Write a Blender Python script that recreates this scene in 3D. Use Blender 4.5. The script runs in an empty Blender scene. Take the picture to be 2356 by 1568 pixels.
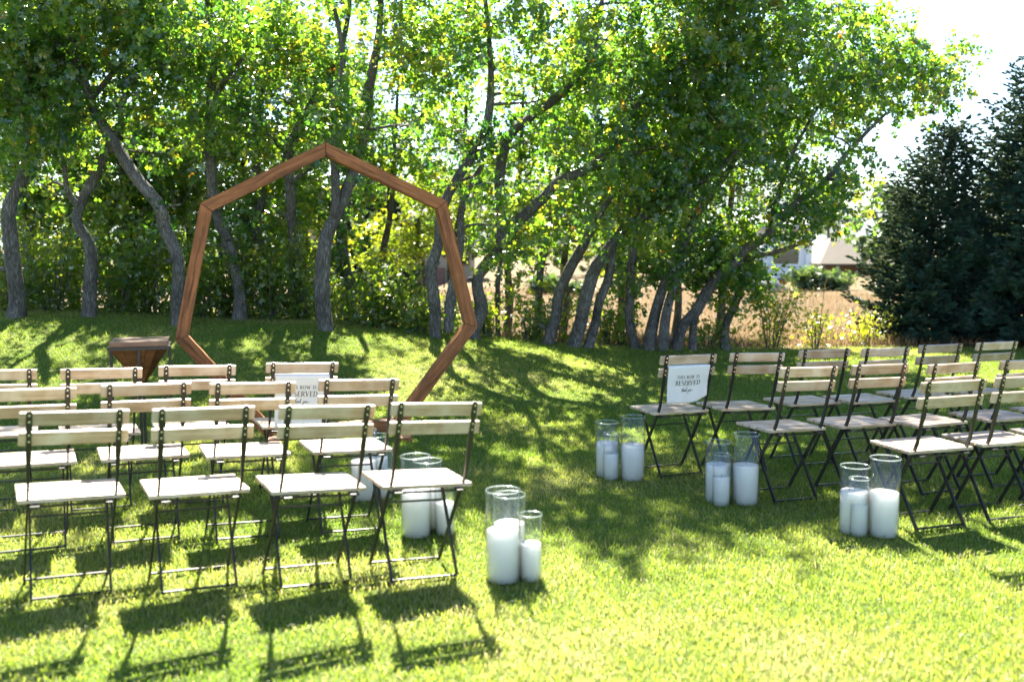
import bpy, bmesh, math, random
import numpy as np
from mathutils import Vector, Matrix, Euler

random.seed(7)
RNG = np.random.default_rng(11)
R = math.radians
scn = bpy.context.scene
COL = scn.collection

# ------------------------------------------------------------------ camera
CAM_H = 1.48
FV = 2290.0                       # focal length in units of a 2356 pixel wide picture
PITCH = math.atan(226.0 / FV)
cam_d = bpy.data.cameras.new('camera')
cam = bpy.data.objects.new('camera', cam_d)
COL.objects.link(cam)
cam.location = (0, 0, CAM_H)
cam.rotation_euler = (math.pi / 2 - PITCH, 0, 0)
cam_d.sensor_width = 36.0
cam_d.lens = 36.0 * FV / 2356.0
cam_d.clip_end = 3000
cam_d.dof.use_dof = True
cam_d.dof.focus_distance = 7.3
cam_d.dof.aperture_fstop = 1.8
scn.camera = cam

# ------------------------------------------------------------------ sky, sun, exposure
SUN_EL, SUN_AZ = 44.0, -7.0       # azimuth from +Y, positive towards +X
w = bpy.data.worlds.new('World')
scn.world = w
w.use_nodes = True
nt = w.node_tree
sky = nt.nodes.new('ShaderNodeTexSky')
sky.sky_type = 'NISHITA'
sky.sun_disc = False
sky.sun_elevation = R(SUN_EL)
sky.sun_rotation = R(SUN_AZ)
sky.altitude = 1800
sky.air_density = 1.0
sky.dust_density = 0.9
sky.ozone_density = 1.0
nt.links.new(sky.outputs[0], nt.nodes['Background'].inputs[0])
nt.nodes['Background'].inputs[1].default_value = 0.064
sun_d = bpy.data.lights.new('sun', 'SUN')
sun_d.energy = 5.0
sun_d.angle = R(0.53)
sun_d.color = (1.0, 0.93, 0.80)
sun = bpy.data.objects.new('sun', sun_d)
COL.objects.link(sun)
sdir = Vector((math.sin(R(SUN_AZ)) * math.cos(R(SUN_EL)), math.cos(R(SUN_AZ)) * math.cos(R(SUN_EL)), math.sin(R(SUN_EL))))
sun.rotation_euler = sdir.to_track_quat('Z', 'Y').to_euler()
sun.location = sdir * 30

vs = scn.view_settings
vs.view_transform = 'Standard'
vs.look = 'None'
vs.gamma = 1.0
vs.exposure = 2.6
scn.render.engine = 'CYCLES'
cy = scn.cycles
cy.max_bounces = 7
cy.diffuse_bounces = 3
cy.glossy_bounces = 3
cy.transmission_bounces = 5
cy.transparent_max_bounces = 24
cy.caustics_reflective = False
cy.caustics_refractive = False
cy.sample_clamp_indirect = 6.0
cy.use_denoising = True
try:
    cy.denoiser = 'OPENIMAGEDENOISE'
    cy.denoising_input_passes = 'RGB_ALBEDO_NORMAL'
except Exception:
    pass

# ------------------------------------------------------------------ helpers
def at(px, py, D):
    """World point seen at (px, py) of a 2356 wide picture, at distance Y = D."""
    a = (px - 1178) / FV
    b = (784 - py) / FV
    ry = math.cos(PITCH) + b * math.sin(PITCH)
    rz = -math.sin(PITCH) + b * math.cos(PITCH)
    t = D / ry
    return Vector((a * t, D, CAM_H + rz * t))

def on_ground(px, py, z=0.0):
    a = (px - 1178) / FV
    b = (784 - py) / FV
    ry = math.cos(PITCH) + b * math.sin(PITCH)
    rz = -math.sin(PITCH) + b * math.cos(PITCH)
    t = (z - CAM_H) / rz
    return Vector((a * t, ry * t, z))

def link(o, parent=None):
    COL.objects.link(o)
    if parent is not None:
        o.parent = parent
    return o

def tag(o, label=None, cat=None, group=None, kind=None):
    if label: o['label'] = label
    if cat: o['category'] = cat
    if group: o['group'] = group
    if kind: o['kind'] = kind
    return o

def empty(name, loc=(0, 0, 0), rz=0.0, label=None, cat=None, group=None):
    o = bpy.data.objects.new(name, None)
    o.empty_display_size = 0.1
    o.location = loc
    o.rotation_euler = (0, 0, rz)
    link(o)
    return tag(o, label, cat, group)

def obj(name, me, mat=None, parent=None, loc=None, rot=None):
    o = bpy.data.objects.new(name, me)
    if mat is not None and len(me.materials) == 0:
        me.materials.append(mat)
    if loc is not None: o.location = loc
    if rot is not None: o.rotation_euler = rot
    return link(o, parent)

def bm_mesh(name, bm, smooth=False):
    bmesh.ops.recalc_face_normals(bm, faces=bm.faces[:])
    me = bpy.data.meshes.new(name)
    bm.to_mesh(me)
    bm.free()
    if smooth:
        me.polygons.foreach_set('use_smooth', [True] * len(me.polygons))
    return me

def arrays_mesh(name, verts, faces_flat, loop_tot, tint=None, smooth=False):
    """Fast mesh from numpy arrays; every face has loop_tot corners."""
    me = bpy.data.meshes.new(name)
    nv = len(verts); nl = len(faces_flat); nf = nl // loop_tot
    me.vertices.add(nv); me.loops.add(nl); me.polygons.add(nf)
    me.vertices.foreach_set('co', np.ascontiguousarray(verts, dtype=np.float32).ravel())
    me.loops.foreach_set('vertex_index', np.ascontiguousarray(faces_flat, dtype=np.int32))
    me.polygons.foreach_set('loop_start', np.arange(0, nl, loop_tot, dtype=np.int32))
    me.polygons.foreach_set('loop_total', np.full(nf, loop_tot, dtype=np.int32))
    if tint is not None:
        at_ = me.attributes.new('tint', 'FLOAT', 'POINT')
        at_.data.foreach_set('value', np.ascontiguousarray(tint, dtype=np.float32))
    me.update(calc_edges=True)
    if smooth:
        me.polygons.foreach_set('use_smooth', np.ones(nf, dtype=bool))
    return me

def add_box(bm, c, s, rot=None, bev=0.0):
    m = Matrix.Translation(c)
    if rot is not None:
        m = m @ rot.to_matrix().to_4x4()
    r = bmesh.ops.create_cube(bm, size=1.0, matrix=m @ Matrix.Diagonal((s[0], s[1], s[2], 1)))
    if bev > 0:
        es = list({e for v in r['verts'] for e in v.link_edges})
        bmesh.ops.bevel(bm, geom=es, offset=bev, segments=2, affect='EDGES', profile=0.6)

def box_mesh(name, c, s, bev=0.0):
    bm = bmesh.new()
    add_box(bm, c, s, None, bev)
    return bm_mesh(name, bm)

def loft(bm, rings, cap=True):
    """rings: list of lists of points with equal counts."""
    vv = [[bm.verts.new(p) for p in r] for r in rings]
    n = len(vv[0])
    for a, b in zip(vv[:-1], vv[1:]):
        for i in range(n):
            j = (i + 1) % n
            bm.faces.new((a[i], a[j], b[j], b[i]))
    if cap:
        bm.faces.new(vv[0][::-1]); bm.faces.new(vv[-1])

def flat_bar(bm, p, q, wx, wt, up=Vector((1, 0, 0))):
    """Straight bar from p to q; wx along up axis, wt across."""
    p, q = Vector(p), Vector(q)
    d = (q - p).normalized()
    s = up - d * up.dot(d)
    s.normalize()
    t = d.cross(s)
    loft(bm, [[c + s * a * wx / 2 + t * b * wt / 2 for a, b in ((-1, -1), (1, -1), (1, 1), (-1, 1))] for c in (p, q)])

def lathe(bm, prof, n=40, c=(0, 0, 0), close=False):
    rings = []
    for r, z in prof:
        rings.append([bm.verts.new((c[0] + r * math.cos(2 * math.pi * k / n), c[1] + r * math.sin(2 * math.pi * k / n), c[2] + z)) for k in range(n)])
    prs = list(zip(rings[:-1], rings[1:]))
    if close: prs.append((rings[-1], rings[0]))
    for a, b in prs:
        for k in range(n):
            j = (k + 1) % n
            bm.faces.new((a[k], a[j], b[j], b[k]))
    return rings

def sstep(t):
    t = min(1.0, max(0.0, t))
    return t * t * (3 - 2 * t)

# ------------------------------------------------------------------ materials
def new_mat(name):
    m = bpy.data.materials.new(name)
    m.use_nodes = True
    n = m.node_tree.nodes
    p = n['Principled BSDF']
    return m, m.node_tree, p

def N(t, typ, **kw):
    n = t.nodes.new(typ)
    for k, v in kw.items():
        if k == 'inp':
            for i, x in v.items():
                n.inputs[i].default_value = x
        else:
            setattr(n, k, v)
    return n

def ramp(t, stops, src=None):
    r = N(t, 'ShaderNodeValToRGB')
    e = r.color_ramp.elements
    while len(e) < len(stops): e.new(0.5)
    for k, (pos, c) in enumerate(stops):
        e[k].position = pos
        e[k].color = (c[0], c[1], c[2], 1)
    if src is not None: t.links.new(src, r.inputs[0])
    return r

def simple(name, col, rough=0.6, spec=0.5, metal=0.0, noise=0.0, scale=20.0, bump=0.0):
    m, t, p = new_mat(name)
    p.inputs['Base Color'].default_value = (*col, 1)
    p.inputs['Roughness'].default_value = rough
    p.inputs['Specular IOR Level'].default_value = spec
    p.inputs['Metallic'].default_value = metal
    if noise > 0 or bump > 0:
        tc = N(t, 'ShaderNodeTexCoord')
        nz = N(t, 'ShaderNodeTexNoise', inp={'Scale': scale, 'Detail': 6.0})
        t.links.new(tc.outputs['Object'], nz.inputs['Vector'])
        if noise > 0:
            r = ramp(t, [(0.3, [c * (1 - noise) for c in col]), (0.7, [min(1, c * (1 + noise)) for c in col])], nz.outputs['Fac'])
            t.links.new(r.outputs[0], p.inputs['Base Color'])
        if bump > 0:
            b = N(t, 'ShaderNodeBump', inp={'Strength': bump, 'Distance': 0.01})
            t.links.new(nz.outputs['Fac'], b.inputs['Height'])
            t.links.new(b.outputs[0], p.inputs['Normal'])
    return m

def wood_mat(name, dark, light, rough=0.55, grain=60.0, rand=0.35, bump=0.25, knots=False, spec=0.4, grey=None):
    m, t, p = new_mat(name)
    tc = N(t, 'ShaderNodeTexCoord')
    oi = N(t, 'ShaderNodeObjectInfo')
    ofs = N(t, 'ShaderNodeVectorMath', operation='MULTIPLY_ADD')
    comb = N(t, 'ShaderNodeCombineXYZ')
    mul = N(t, 'ShaderNodeMath', operation='MULTIPLY', inp={1: 37.0})
    t.links.new(oi.outputs['Random'], mul.inputs[0])
    for i in range(3): t.links.new(mul.outputs[0], comb.inputs[i])
    mp = N(t, 'ShaderNodeMapping')
    mp.inputs['Scale'].default_value = (2.0, grain, grain)
    add = N(t, 'ShaderNodeVectorMath', operation='ADD')
    t.links.new(tc.outputs['Object'], add.inputs[0])
    t.links.new(comb.outputs[0], add.inputs[1])
    # gentle warp so that the grain runs in waves
    wz = N(t, 'ShaderNodeTexNoise', inp={'Scale': 3.5, 'Detail': 2.0})
    t.links.new(add.outputs[0], wz.inputs['Vector'])
    wsub = N(t, 'ShaderNodeVectorMath', operation='SUBTRACT', inp={1: (0.5, 0.5, 0.5)})
    t.links.new(wz.outputs['Color'], wsub.inputs[0])
    wsc = N(t, 'ShaderNodeVectorMath', operation='SCALE', inp={'Scale': 0.05 if knots else 0.012})
    t.links.new(wsub.outputs[0], wsc.inputs[0])
    wadd = N(t, 'ShaderNodeVectorMath', operation='ADD')
    t.links.new(add.outputs[0], wadd.inputs[0]); t.links.new(wsc.outputs[0], wadd.inputs[1])
    t.links.new(wadd.outputs[0], mp.inputs['Vector'])
    nz = N(t, 'ShaderNodeTexNoise', inp={'Scale': 1.0, 'Detail': 8.0, 'Roughness': 0.65})
    t.links.new(mp.outputs[0], nz.inputs['Vector'])
    r = ramp(t, [(0.32, dark), (0.5, [(a + b) / 2 for a, b in zip(dark, light)]), (0.68, light)], nz.outputs['Fac'])
    col = r.outputs[0]
    # blotches of weather or stain
    bz = N(t, 'ShaderNodeTexNoise', inp={'Scale': 9.0, 'Detail': 4.0})
    t.links.new(add.outputs[0], bz.inputs['Vector'])
    hv = N(t, 'ShaderNodeHueSaturation')
    vr = N(t, 'ShaderNodeMapRange', inp={1: 0.0, 2: 1.0, 3: 1 - rand, 4: 1 + rand})
    t.links.new(oi.outputs['Random'], vr.inputs[0])
    br = N(t, 'ShaderNodeMapRange', inp={1: 0.3, 2: 0.7, 3: 0.82, 4: 1.15})
    t.links.new(bz.outputs['Fac'], br.inputs[0])
    mm = N(t, 'ShaderNodeMath', operation='MULTIPLY')
    t.links.new(vr.outputs[0], mm.inputs[0]); t.links.new(br.outputs[0], mm.inputs[1])
    t.links.new(mm.outputs[0], hv.inputs['Value'])
    if grey is not None:
        gm = N(t, 'ShaderNodeMix', data_type='RGBA')
        gr = N(t, 'ShaderNodeMapRange', inp={1: 0.42, 2: 0.62, 3: 0.0, 4: 0.8})
        t.links.new(bz.outputs['Fac'], gr.inputs[0])
        t.links.new(gr.outputs[0], gm.inputs[0])
        t.links.new(col, gm.inputs[6])
        gm.inputs[7].default_value = (*grey, 1)
        col = gm.outputs[2]
    if knots:
        kv = N(t, 'ShaderNodeTexVoronoi', inp={'Scale': 1.0})
        kmp = N(t, 'ShaderNodeMapping')
        kmp.inputs['Scale'].default_value = (1.9, 7.0, 7.0)
        t.links.new(wadd.outputs[0], kmp.inputs['Vector'])
        t.links.new(kmp.outputs[0], kv.inputs['Vector'])
        kr = N(t, 'ShaderNodeMapRange', inp={1: 0.05, 2: 0.20, 3: 0.85, 4: 0.0})
        t.links.new(kv.outputs['Distance'], kr.inputs[0])
        km = N(t, 'ShaderNodeMix', data_type='RGBA')
        t.links.new(kr.outputs[0], km.inputs[0])
        t.links.new(col, km.inputs[6])
        km.inputs[7].default_value = (0.035, 0.012, 0.007, 1)
        col = km.outputs[2]
    t.links.new(col, hv.inputs['Color'])
    t.links.new(hv.outputs[0], p.inputs['Base Color'])
    p.inputs['Roughness'].default_value = rough
    p.inputs['Specular IOR Level'].default_value = spec
    b = N(t, 'ShaderNodeBump', inp={'Strength': bump, 'Distance': 0.004})
    t.links.new(nz.outputs['Fac'], b.inputs['Height'])
    t.links.new(b.outputs[0], p.inputs['Normal'])
    return m

def leaf_mat(name, stops, trans_stops, trans=0.5, gloss=0.10, rough=0.35):
    """Thin leaf: diffuse + translucent + a little sheen; per-leaf tint."""
    m = bpy.data.materials.new(name)
    m.use_nodes = True
    t = m.node_tree
    t.nodes.clear()
    out = N(t, 'ShaderNodeOutputMaterial')
    a = N(t, 'ShaderNodeAttribute', attribute_name='tint')
    c1 = ramp(t, stops, a.outputs['Fac'])
    c2 = ramp(t, trans_stops, a.outputs['Fac'])
    d = N(t, 'ShaderNodeBsdfDiffuse')
    tr = N(t, 'ShaderNodeBsdfTranslucent')
    g = N(t, 'ShaderNodeBsdfGlossy', inp={'Roughness': rough})
    t.links.new(c1.outputs[0], d.inputs[0])
    t.links.new(c2.outputs[0], tr.inputs[0])
    m1 = N(t, 'ShaderNodeMixShader', inp={0: trans})
    t.links.new(d.outputs[0], m1.inputs[1]); t.links.new(tr.outputs[0], m1.inputs[2])
    fr = N(t, 'ShaderNodeLayerWeight', inp={'Blend': 0.25})
    fm = N(t, 'ShaderNodeMapRange', inp={1: 0.0, 2: 1.0, 3: gloss * 0.5, 4: gloss * 2.5})
    t.links.new(fr.outputs['Fresnel'], fm.inputs[0])
    m2 = N(t, 'ShaderNodeMixShader')
    t.links.new(fm.outputs[0], m2.inputs[0])
    t.links.new(m1.outputs[0], m2.inputs[1]); t.links.new(g.outputs[0], m2.inputs[2])
    t.links.new(m2.outputs[0], out.inputs[0])
    return m

M = {}
M['oak_leaf'] = leaf_mat('oak_leaf',
    [(0.0, (0.016, 0.058, 0.026)), (0.5, (0.032, 0.10, 0.024)), (0.86, (0.075, 0.150, 0.020)), (0.94, (0.22, 0.20, 0.02)), (1.0, (0.30, 0.10, 0.02))],
    [(0.0, (0.08, 0.27, 0.02)), (0.5, (0.28, 0.54, 0.03)), (0.86, (0.62, 0.72, 0.045)), (0.94, (0.75, 0.55, 0.03)), (1.0, (0.65, 0.22, 0.02))], trans=0.55, gloss=0.12)
M['shrub_leaf'] = leaf_mat('shrub_leaf',
    [(0.0, (0.025, 0.065, 0.018)), (0.6, (0.05, 0.115, 0.018)), (1.0, (0.14, 0.17, 0.02))],
    [(0.0, (0.16, 0.36, 0.02)), (0.6, (0.42, 0.60, 0.03)), (1.0, (0.68, 0.60, 0.03))], trans=0.48)
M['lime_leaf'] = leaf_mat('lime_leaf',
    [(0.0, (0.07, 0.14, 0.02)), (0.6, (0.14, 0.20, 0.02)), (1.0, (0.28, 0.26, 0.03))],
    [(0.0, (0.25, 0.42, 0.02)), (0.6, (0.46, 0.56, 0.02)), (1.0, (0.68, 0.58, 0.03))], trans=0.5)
M['far_leaf'] = leaf_mat('far_leaf',
    [(0.0, (0.03, 0.07, 0.03)), (1.0, (0.09, 0.14, 0.04))],
    [(0.0, (0.10, 0.22, 0.04)), (1.0, (0.26, 0.34, 0.05))], trans=0.4)
M['needle'] = leaf_mat('needle',
    [(0.0, (0.016, 0.058, 0.050)), (0.6, (0.045, 0.115, 0.095)), (1.0, (0.14, 0.22, 0.15))],
    [(0.0, (0.03, 0.07, 0.04)), (1.0, (0.20, 0.24, 0.08))], trans=0.25, gloss=0.05, rough=0.5)
M['lawn_blade'] = leaf_mat('lawn_blade',
    [(0.0, (0.035, 0.080, 0.014)), (0.45, (0.09, 0.145, 0.024)), (0.8, (0.17, 0.20, 0.045)), (1.0, (0.42, 0.36, 0.17))],
    [(0.0, (0.16, 0.32, 0.02)), (0.45, (0.37, 0.53, 0.045)), (0.8, (0.56, 0.62, 0.09)), (1.0, (0.72, 0.63, 0.32))], trans=0.5, gloss=0.04, rough=0.5)
M['dry_blade'] = leaf_mat('dry_blade',
    [(0.0, (0.09, 0.10, 0.035)), (0.3, (0.20, 0.14, 0.07)), (0.7, (0.26, 0.17, 0.10)), (1.0, (0.36, 0.25, 0.15))],
    [(0.0, (0.15, 0.18, 0.05)), (0.5, (0.30, 0.20, 0.11)), (1.0, (0.40, 0.28, 0.16))], trans=0.4, gloss=0.04)
M['slat_wood'] = wood_mat('slat_wood', (0.34, 0.225, 0.135), (0.64, 0.47, 0.31), rough=0.48, grain=70, rand=0.24, grey=(0.54, 0.45, 0.35), spec=0.85)
M['arch_wood'] = wood_mat('arch_wood', (0.11, 0.036, 0.013), (0.46, 0.18, 0.062), rough=0.55, grain=46, rand=0.10, knots=True, spec=0.3, bump=0.35)
M['stand_wood'] = wood_mat('stand_wood', (0.055, 0.016, 0.009), (0.21, 0.090, 0.040), rough=0.35, grain=20, rand=0.55, spec=0.5)
M['stand_top'] = wood_mat('stand_top', (0.20, 0.10, 0.065), (0.36, 0.22, 0.15), rough=0.35, grain=20, rand=0.1, spec=0.5)
M['black_metal'] = simple('black_metal', (0.009, 0.009, 0.010), 0.42, 0.6)
M['bolt_steel'] = simple('bolt_steel', (0.55, 0.56, 0.58), 0.25, 0.5, 1.0)
M['cloth'] = simple('cloth', (0.80, 0.82, 0.84), 0.9, 0.1, 0, 0.03, 300, 0.15)
M['ink'] = simple('ink', (0.015, 0.02, 0.02), 0.8, 0.1)
M['wick'] = simple('wick', (0.30, 0.27, 0.22), 0.9, 0.1)
M['boulder'] = simple('boulder', (0.20, 0.20, 0.20), 0.9, 0.2, 0, 0.25, 3, 0.5)
M['siding'] = simple('siding', (0.74, 0.77, 0.80), 0.6, 0.3, 0, 0.04, 2)
M['trim_white'] = simple('trim_white', (0.80, 0.82, 0.84), 0.5, 0.3)
M['tan_wall'] = simple('tan_wall', (0.36, 0.29, 0.21), 0.85, 0.2, 0, 0.12, 1.2)
M['brown_wall'] = simple('brown_wall', (0.26, 0.14, 0.07), 0.85, 0.2, 0, 0.12, 1.2)
M['brick_wall'] = simple('brick_wall', (0.20, 0.11, 0.09), 0.9, 0.2, 0, 0.2, 5)
M['roof_tan'] = simple('roof_tan', (0.10, 0.086, 0.07), 0.8, 0.2, 0, 0.12, 4)
M['roof_grey'] = simple('roof_grey', (0.34, 0.36, 0.38), 0.8, 0.2, 0, 0.2, 4)
M['pane'] = simple('pane', (0.05, 0.08, 0.07), 0.06, 0.9)
M['hill'] = simple('hill', (0.20, 0.23, 0.22), 0.95, 0.05, 0, 0.3, 0.02)

def bark_mat():
    m, t, p = new_mat('bark')
    tc = N(t, 'ShaderNodeTexCoord')
    mp = N(t, 'ShaderNodeMapping')
    mp.inputs['Scale'].default_value = (1, 1, 0.12)
    t.links.new(tc.outputs['Object'], mp.inputs['Vector'])
    wz = N(t, 'ShaderNodeTexNoise', inp={'Scale': 6.0, 'Detail': 3.0})
    t.links.new(mp.outputs[0], wz.inputs['Vector'])
    ad = N(t, 'ShaderNodeMix', data_type='VECTOR', inp={0: 0.08})
    t.links.new(mp.outputs[0], ad.inputs[4]); t.links.new(wz.outputs['Color'], ad.inputs[5])
    nz = N(t, 'ShaderNodeTexNoise', inp={'Scale': 55.0, 'Detail': 8.0, 'Roughness': 0.7})
    t.links.new(ad.outputs[1], nz.inputs['Vector'])
    vz = N(t, 'ShaderNodeTexVoronoi', feature='DISTANCE_TO_EDGE', inp={'Scale': 70.0})
    t.links.new(ad.outputs[1], vz.inputs['Vector'])
    vr = N(t, 'ShaderNodeMapRange', inp={1: 0.0, 2: 0.30, 3: 0.35, 4: 1.0})
    t.links.new(vz.outputs['Distance'], vr.inputs[0])
    h = N(t, 'ShaderNodeMath', operation='MULTIPLY')
    t.links.new(nz.outputs['Fac'], h.inputs[0]); t.links.new(vr.outputs[0], h.inputs[1])
    r = ramp(t, [(0.0, (0.022, 0.019, 0.016)), (0.3, (0.13, 0.12, 0.108)), (0.65, (0.33, 0.315, 0.30))], h.outputs[0])
    lz = N(t, 'ShaderNodeTexNoise', inp={'Scale': 4.0, 'Detail': 4.0})
    t.links.new(tc.outputs['Object'], lz.inputs['Vector'])
    lr = N(t, 'ShaderNodeMapRange', inp={1: 0.35, 2: 0.7, 3: 0.65, 4: 1.25})
    t.links.new(lz.outputs['Fac'], lr.inputs[0])
    hv = N(t, 'ShaderNodeHueSaturation')
    t.links.new(r.outputs[0], hv.inputs['Color']); t.links.new(lr.outputs[0], hv.inputs['Value'])
    t.links.new(hv.outputs[0], p.inputs['Base Color'])
    p.inputs['Roughness'].default_value = 0.9
    p.inputs['Specular IOR Level'].default_value = 0.2
    b = N(t, 'ShaderNodeBump', inp={'Strength': 1.0, 'Distance': 0.018})
    t.links.new(h.outputs[0], b.inputs['Height'])
    t.links.new(b.outputs[0], p.inputs['Normal'])
    return m
M['bark'] = bark_mat()

def glass_mat():
    m = bpy.data.materials.new('vase_glass')
    m.use_nodes = True
    t = m.node_tree
    t.nodes.clear()
    out = N(t, 'ShaderNodeOutputMaterial')
    tr = N(t, 'ShaderNodeBsdfTransparent', inp={0: (0.985, 0.99, 0.987, 1)})
    g = N(t, 'ShaderNodeBsdfGlossy', inp={'Roughness': 0.02})
    fc = N(t, 'ShaderNodeLayerWeight', inp={'Blend': 0.5})
    pw = N(t, 'ShaderNodeMath', operation='POWER', inp={1: 5.0})
    t.links.new(fc.outputs['Facing'], pw.inputs[0])
    fr = N(t, 'ShaderNodeMapRange', inp={1: 0.0, 2: 1.0, 3: 0.045, 4: 0.9})
    t.links.new(pw.outputs[0], fr.inputs[0])
    mx = N(t, 'ShaderNodeMixShader')
    t.links.new(fr.outputs[0], mx.inputs[0])
    t.links.new(tr.outputs[0], mx.inputs[1]); t.links.new(g.outputs[0], mx.inputs[2])
    t.links.new(mx.outputs[0], out.inputs[0])
    return m
M['vase_glass'] = glass_mat()
def rim_mat():
    m = bpy.data.materials.new('glass_rim')
    m.use_nodes = True
    t = m.node_tree
    t.nodes.clear()
    out = N(t, 'ShaderNodeOutputMaterial')
    tr = N(t, 'ShaderNodeBsdfTransparent', inp={0: (0.9, 0.95, 0.93, 1)})
    g = N(t, 'ShaderNodeBsdfGlossy', inp={'Roughness': 0.12})
    d = N(t, 'ShaderNodeBsdfTranslucent', inp={0: (0.75, 0.82, 0.80, 1)})
    m1 = N(t, 'ShaderNodeMixShader', inp={0: 0.5})
    m2 = N(t, 'ShaderNodeMixShader', inp={0: 0.45})
    t.links.new(g.outputs[0], m1.inputs[1]); t.links.new(d.outputs[0], m1.inputs[2])
    t.links.new(tr.outputs[0], m2.inputs[1]); t.links.new(m1.outputs[0], m2.inputs[2])
    t.links.new(m2.outputs[0], out.inputs[0])
    return m
M['glass_rim'] = rim_mat()

def wax_mat():
    m, t, p = new_mat('wax')
    p.inputs['Base Color'].default_value = (0.92, 0.925, 0.93, 1)
    p.inputs['Roughness'].default_value = 0.45
    p.inputs['Subsurface Weight'].default_value = 1.0
    p.inputs['Subsurface Radius'].default_value = (0.10, 0.098, 0.095)
    p.inputs['Subsurface Scale'].default_value = 1.0
    return m
M['wax'] = wax_mat()

def ground_mat(name, stops, scale=3.0):
    m, t, p = new_mat(name)
    g = N(t, 'ShaderNodeTexCoord')
    n1 = N(t, 'ShaderNodeTexNoise', inp={'Scale': scale, 'Detail': 8.0, 'Roughness': 0.6})
    n2 = N(t, 'ShaderNodeTexNoise', inp={'Scale': 90.0, 'Detail': 4.0})
    t.links.new(g.outputs['Object'], n1.inputs['Vector']); t.links.new(g.outputs['Object'], n2.inputs['Vector'])
    mx = N(t, 'ShaderNodeMath', operation='MULTIPLY_ADD', inp={1: 0.5, 2: 0.0})
    ad = N(t, 'ShaderNodeMath', operation='ADD')
    hf = N(t, 'ShaderNodeMath', operation='MULTIPLY', inp={1: 0.5})
    t.links.new(n2.outputs['Fac'], mx.inputs[0]); t.links.new(n1.outputs['Fac'], hf.inputs[0])
    t.links.new(mx.outputs[0], ad.inputs[0]); t.links.new(hf.outputs[0], ad.inputs[1])
    r = ramp(t, stops, ad.outputs[0])
    t.links.new(r.outputs[0], p.inputs['Base Color'])
    p.inputs['Roughness'].default_value = 0.95
    p.inputs['Specular IOR Level'].default_value = 0.1
    b = N(t, 'ShaderNodeBump', inp={'Strength': 0.8, 'Distance': 0.03})
    t.links.new(ad.outputs[0], b.inputs['Height'])
    t.links.new(b.outputs[0], p.inputs['Normal'])
    return m
M['lawn'] = ground_mat('lawn_soil', [(0.35, (0.070, 0.105, 0.020)), (0.5, (0.105, 0.15, 0.026)), (0.65, (0.16, 0.17, 0.05))])
M['field'] = ground_mat('dry_field', [(0.36, (0.075, 0.068, 0.03)), (0.46, (0.135, 0.10, 0.05)), (0.56, (0.175, 0.125, 0.07)), (0.66, (0.085, 0.095, 0.035))], 0.7)

# ------------------------------------------------------------------ terrain
_cx = [-12, -7, -5, -2.2, -0.9, 0.6, 1.6, 2.8, 5, 12]
_cz = [0.80, 0.72, 0.66, 0.55, 0.41, 0.24, 0.16, 0.11, 0.09, 0.05]
def lawn_edge(x):
    return float(np.interp(x, [-12, -4, 0, 2, 5, 12], [11.6, 11.5, 11.7, 12.3, 12.8, 13.2]))
def terrain(x, y):
    c = float(np.interp(x, _cx, _cz))
    e = lawn_edge(x)
    z = c * sstep((y - 7.3) / (e - 7.5))
    z += 0.03 * sstep((0.5 - x) / 1.1) * (1 - sstep((y - 7.3) / (e - 7.5))) * sstep((y + 2) / 3)
    if y > e:
        z += (-0.14 - c) * sstep((y - e - 0.3) / 3.6)
        z += 0.10 * math.sin(x * 0.35 + 1.0) * math.sin(y * 0.22) * sstep((y - 16) / 5) * sstep((70 - y) / 30)
        z -= 2.1 * sstep((y - 19) / 14) * sstep((-2.5 - x) / 3.0)
        z -= 0.7 * sstep((y - 28) / 3) * sstep((6 - abs(x - 8)) / 3) * 0.0
    return z

def grid_mesh(name, xs, ys, zf):
    V = np.array([(x, y, zf(x, y)) for y in ys for x in xs], dtype=np.float32)
    nx = len(xs)
    F = []
    for j in range(len(ys) - 1):
        for i in range(nx - 1):
            F += [j * nx + i, j * nx + i + 1, (j + 1) * nx + i + 1, (j + 1) * nx + i]
    return arrays_mesh(name, V, F, 4, smooth=True)

def spread(a, b, near, far, c=0.0):
    out = []
    return out
xs = np.concatenate([-np.geomspace(14, 1500, 24)[::-1], np.linspace(-13, 13, 66), np.geomspace(14, 1500, 24)])
ys = np.concatenate([-np.geomspace(6, 300, 8)[::-1], np.linspace(-5, 9, 20), np.linspace(9.4, 34, 62), np.geomspace(36, 2000, 30)])
g = obj('field', grid_mesh('field', xs, ys, terrain), M['field'])
tag(g, kind='structure')

xs = np.linspace(-11, 11, 90)
vv = np.linspace(0, 1, 90)
LV = []
for v in vv:
    for x in xs:
        e = lawn_edge(x) + 0.25 + 0.18 * math.sin(x * 2.3) + 0.1 * math.sin(x * 5.1 + 1)
        y = -4 + (e + 4) * v
        LV.append((x, y, terrain(x, y) + 0.012 - 0.10 * sstep((v - 0.985) / 0.015)))
F = []
for j in range(89):
    for i in range(89):
        F += [j * 90 + i, j * 90 + i + 1, (j + 1) * 90 + i + 1, (j + 1) * 90 + i]
g = obj('lawn', arrays_mesh('lawn', np.array(LV), F, 4, smooth=True), M['lawn'])
tag(g, kind='structure')

# ---- hill on the horizon
hx = np.linspace(-900, 1100, 90)
HV, F = [], []
for j, yy in enumerate((620, 760, 900, 1100)):
    for x in hx:
        hgt = (0, 26, 46, 40)[j] * (1 + 0.25 * math.sin(x * 0.006 + 0.6) + 0.12 * math.sin(x * 0.021 + j) + 0.05 * math.sin(x * 0.07 + 2 * j))
        HV.append((x, yy, hgt - 2))
for j in range(3):
    for i in range(89):
        F += [j * 90 + i, j * 90 + i + 1, (j + 1) * 90 + i + 1, (j + 1) * 90 + i]
tag(obj('hill', arrays_mesh('hill', np.array(HV), F, 4, smooth=True), M['hill']), kind='structure')

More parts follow.
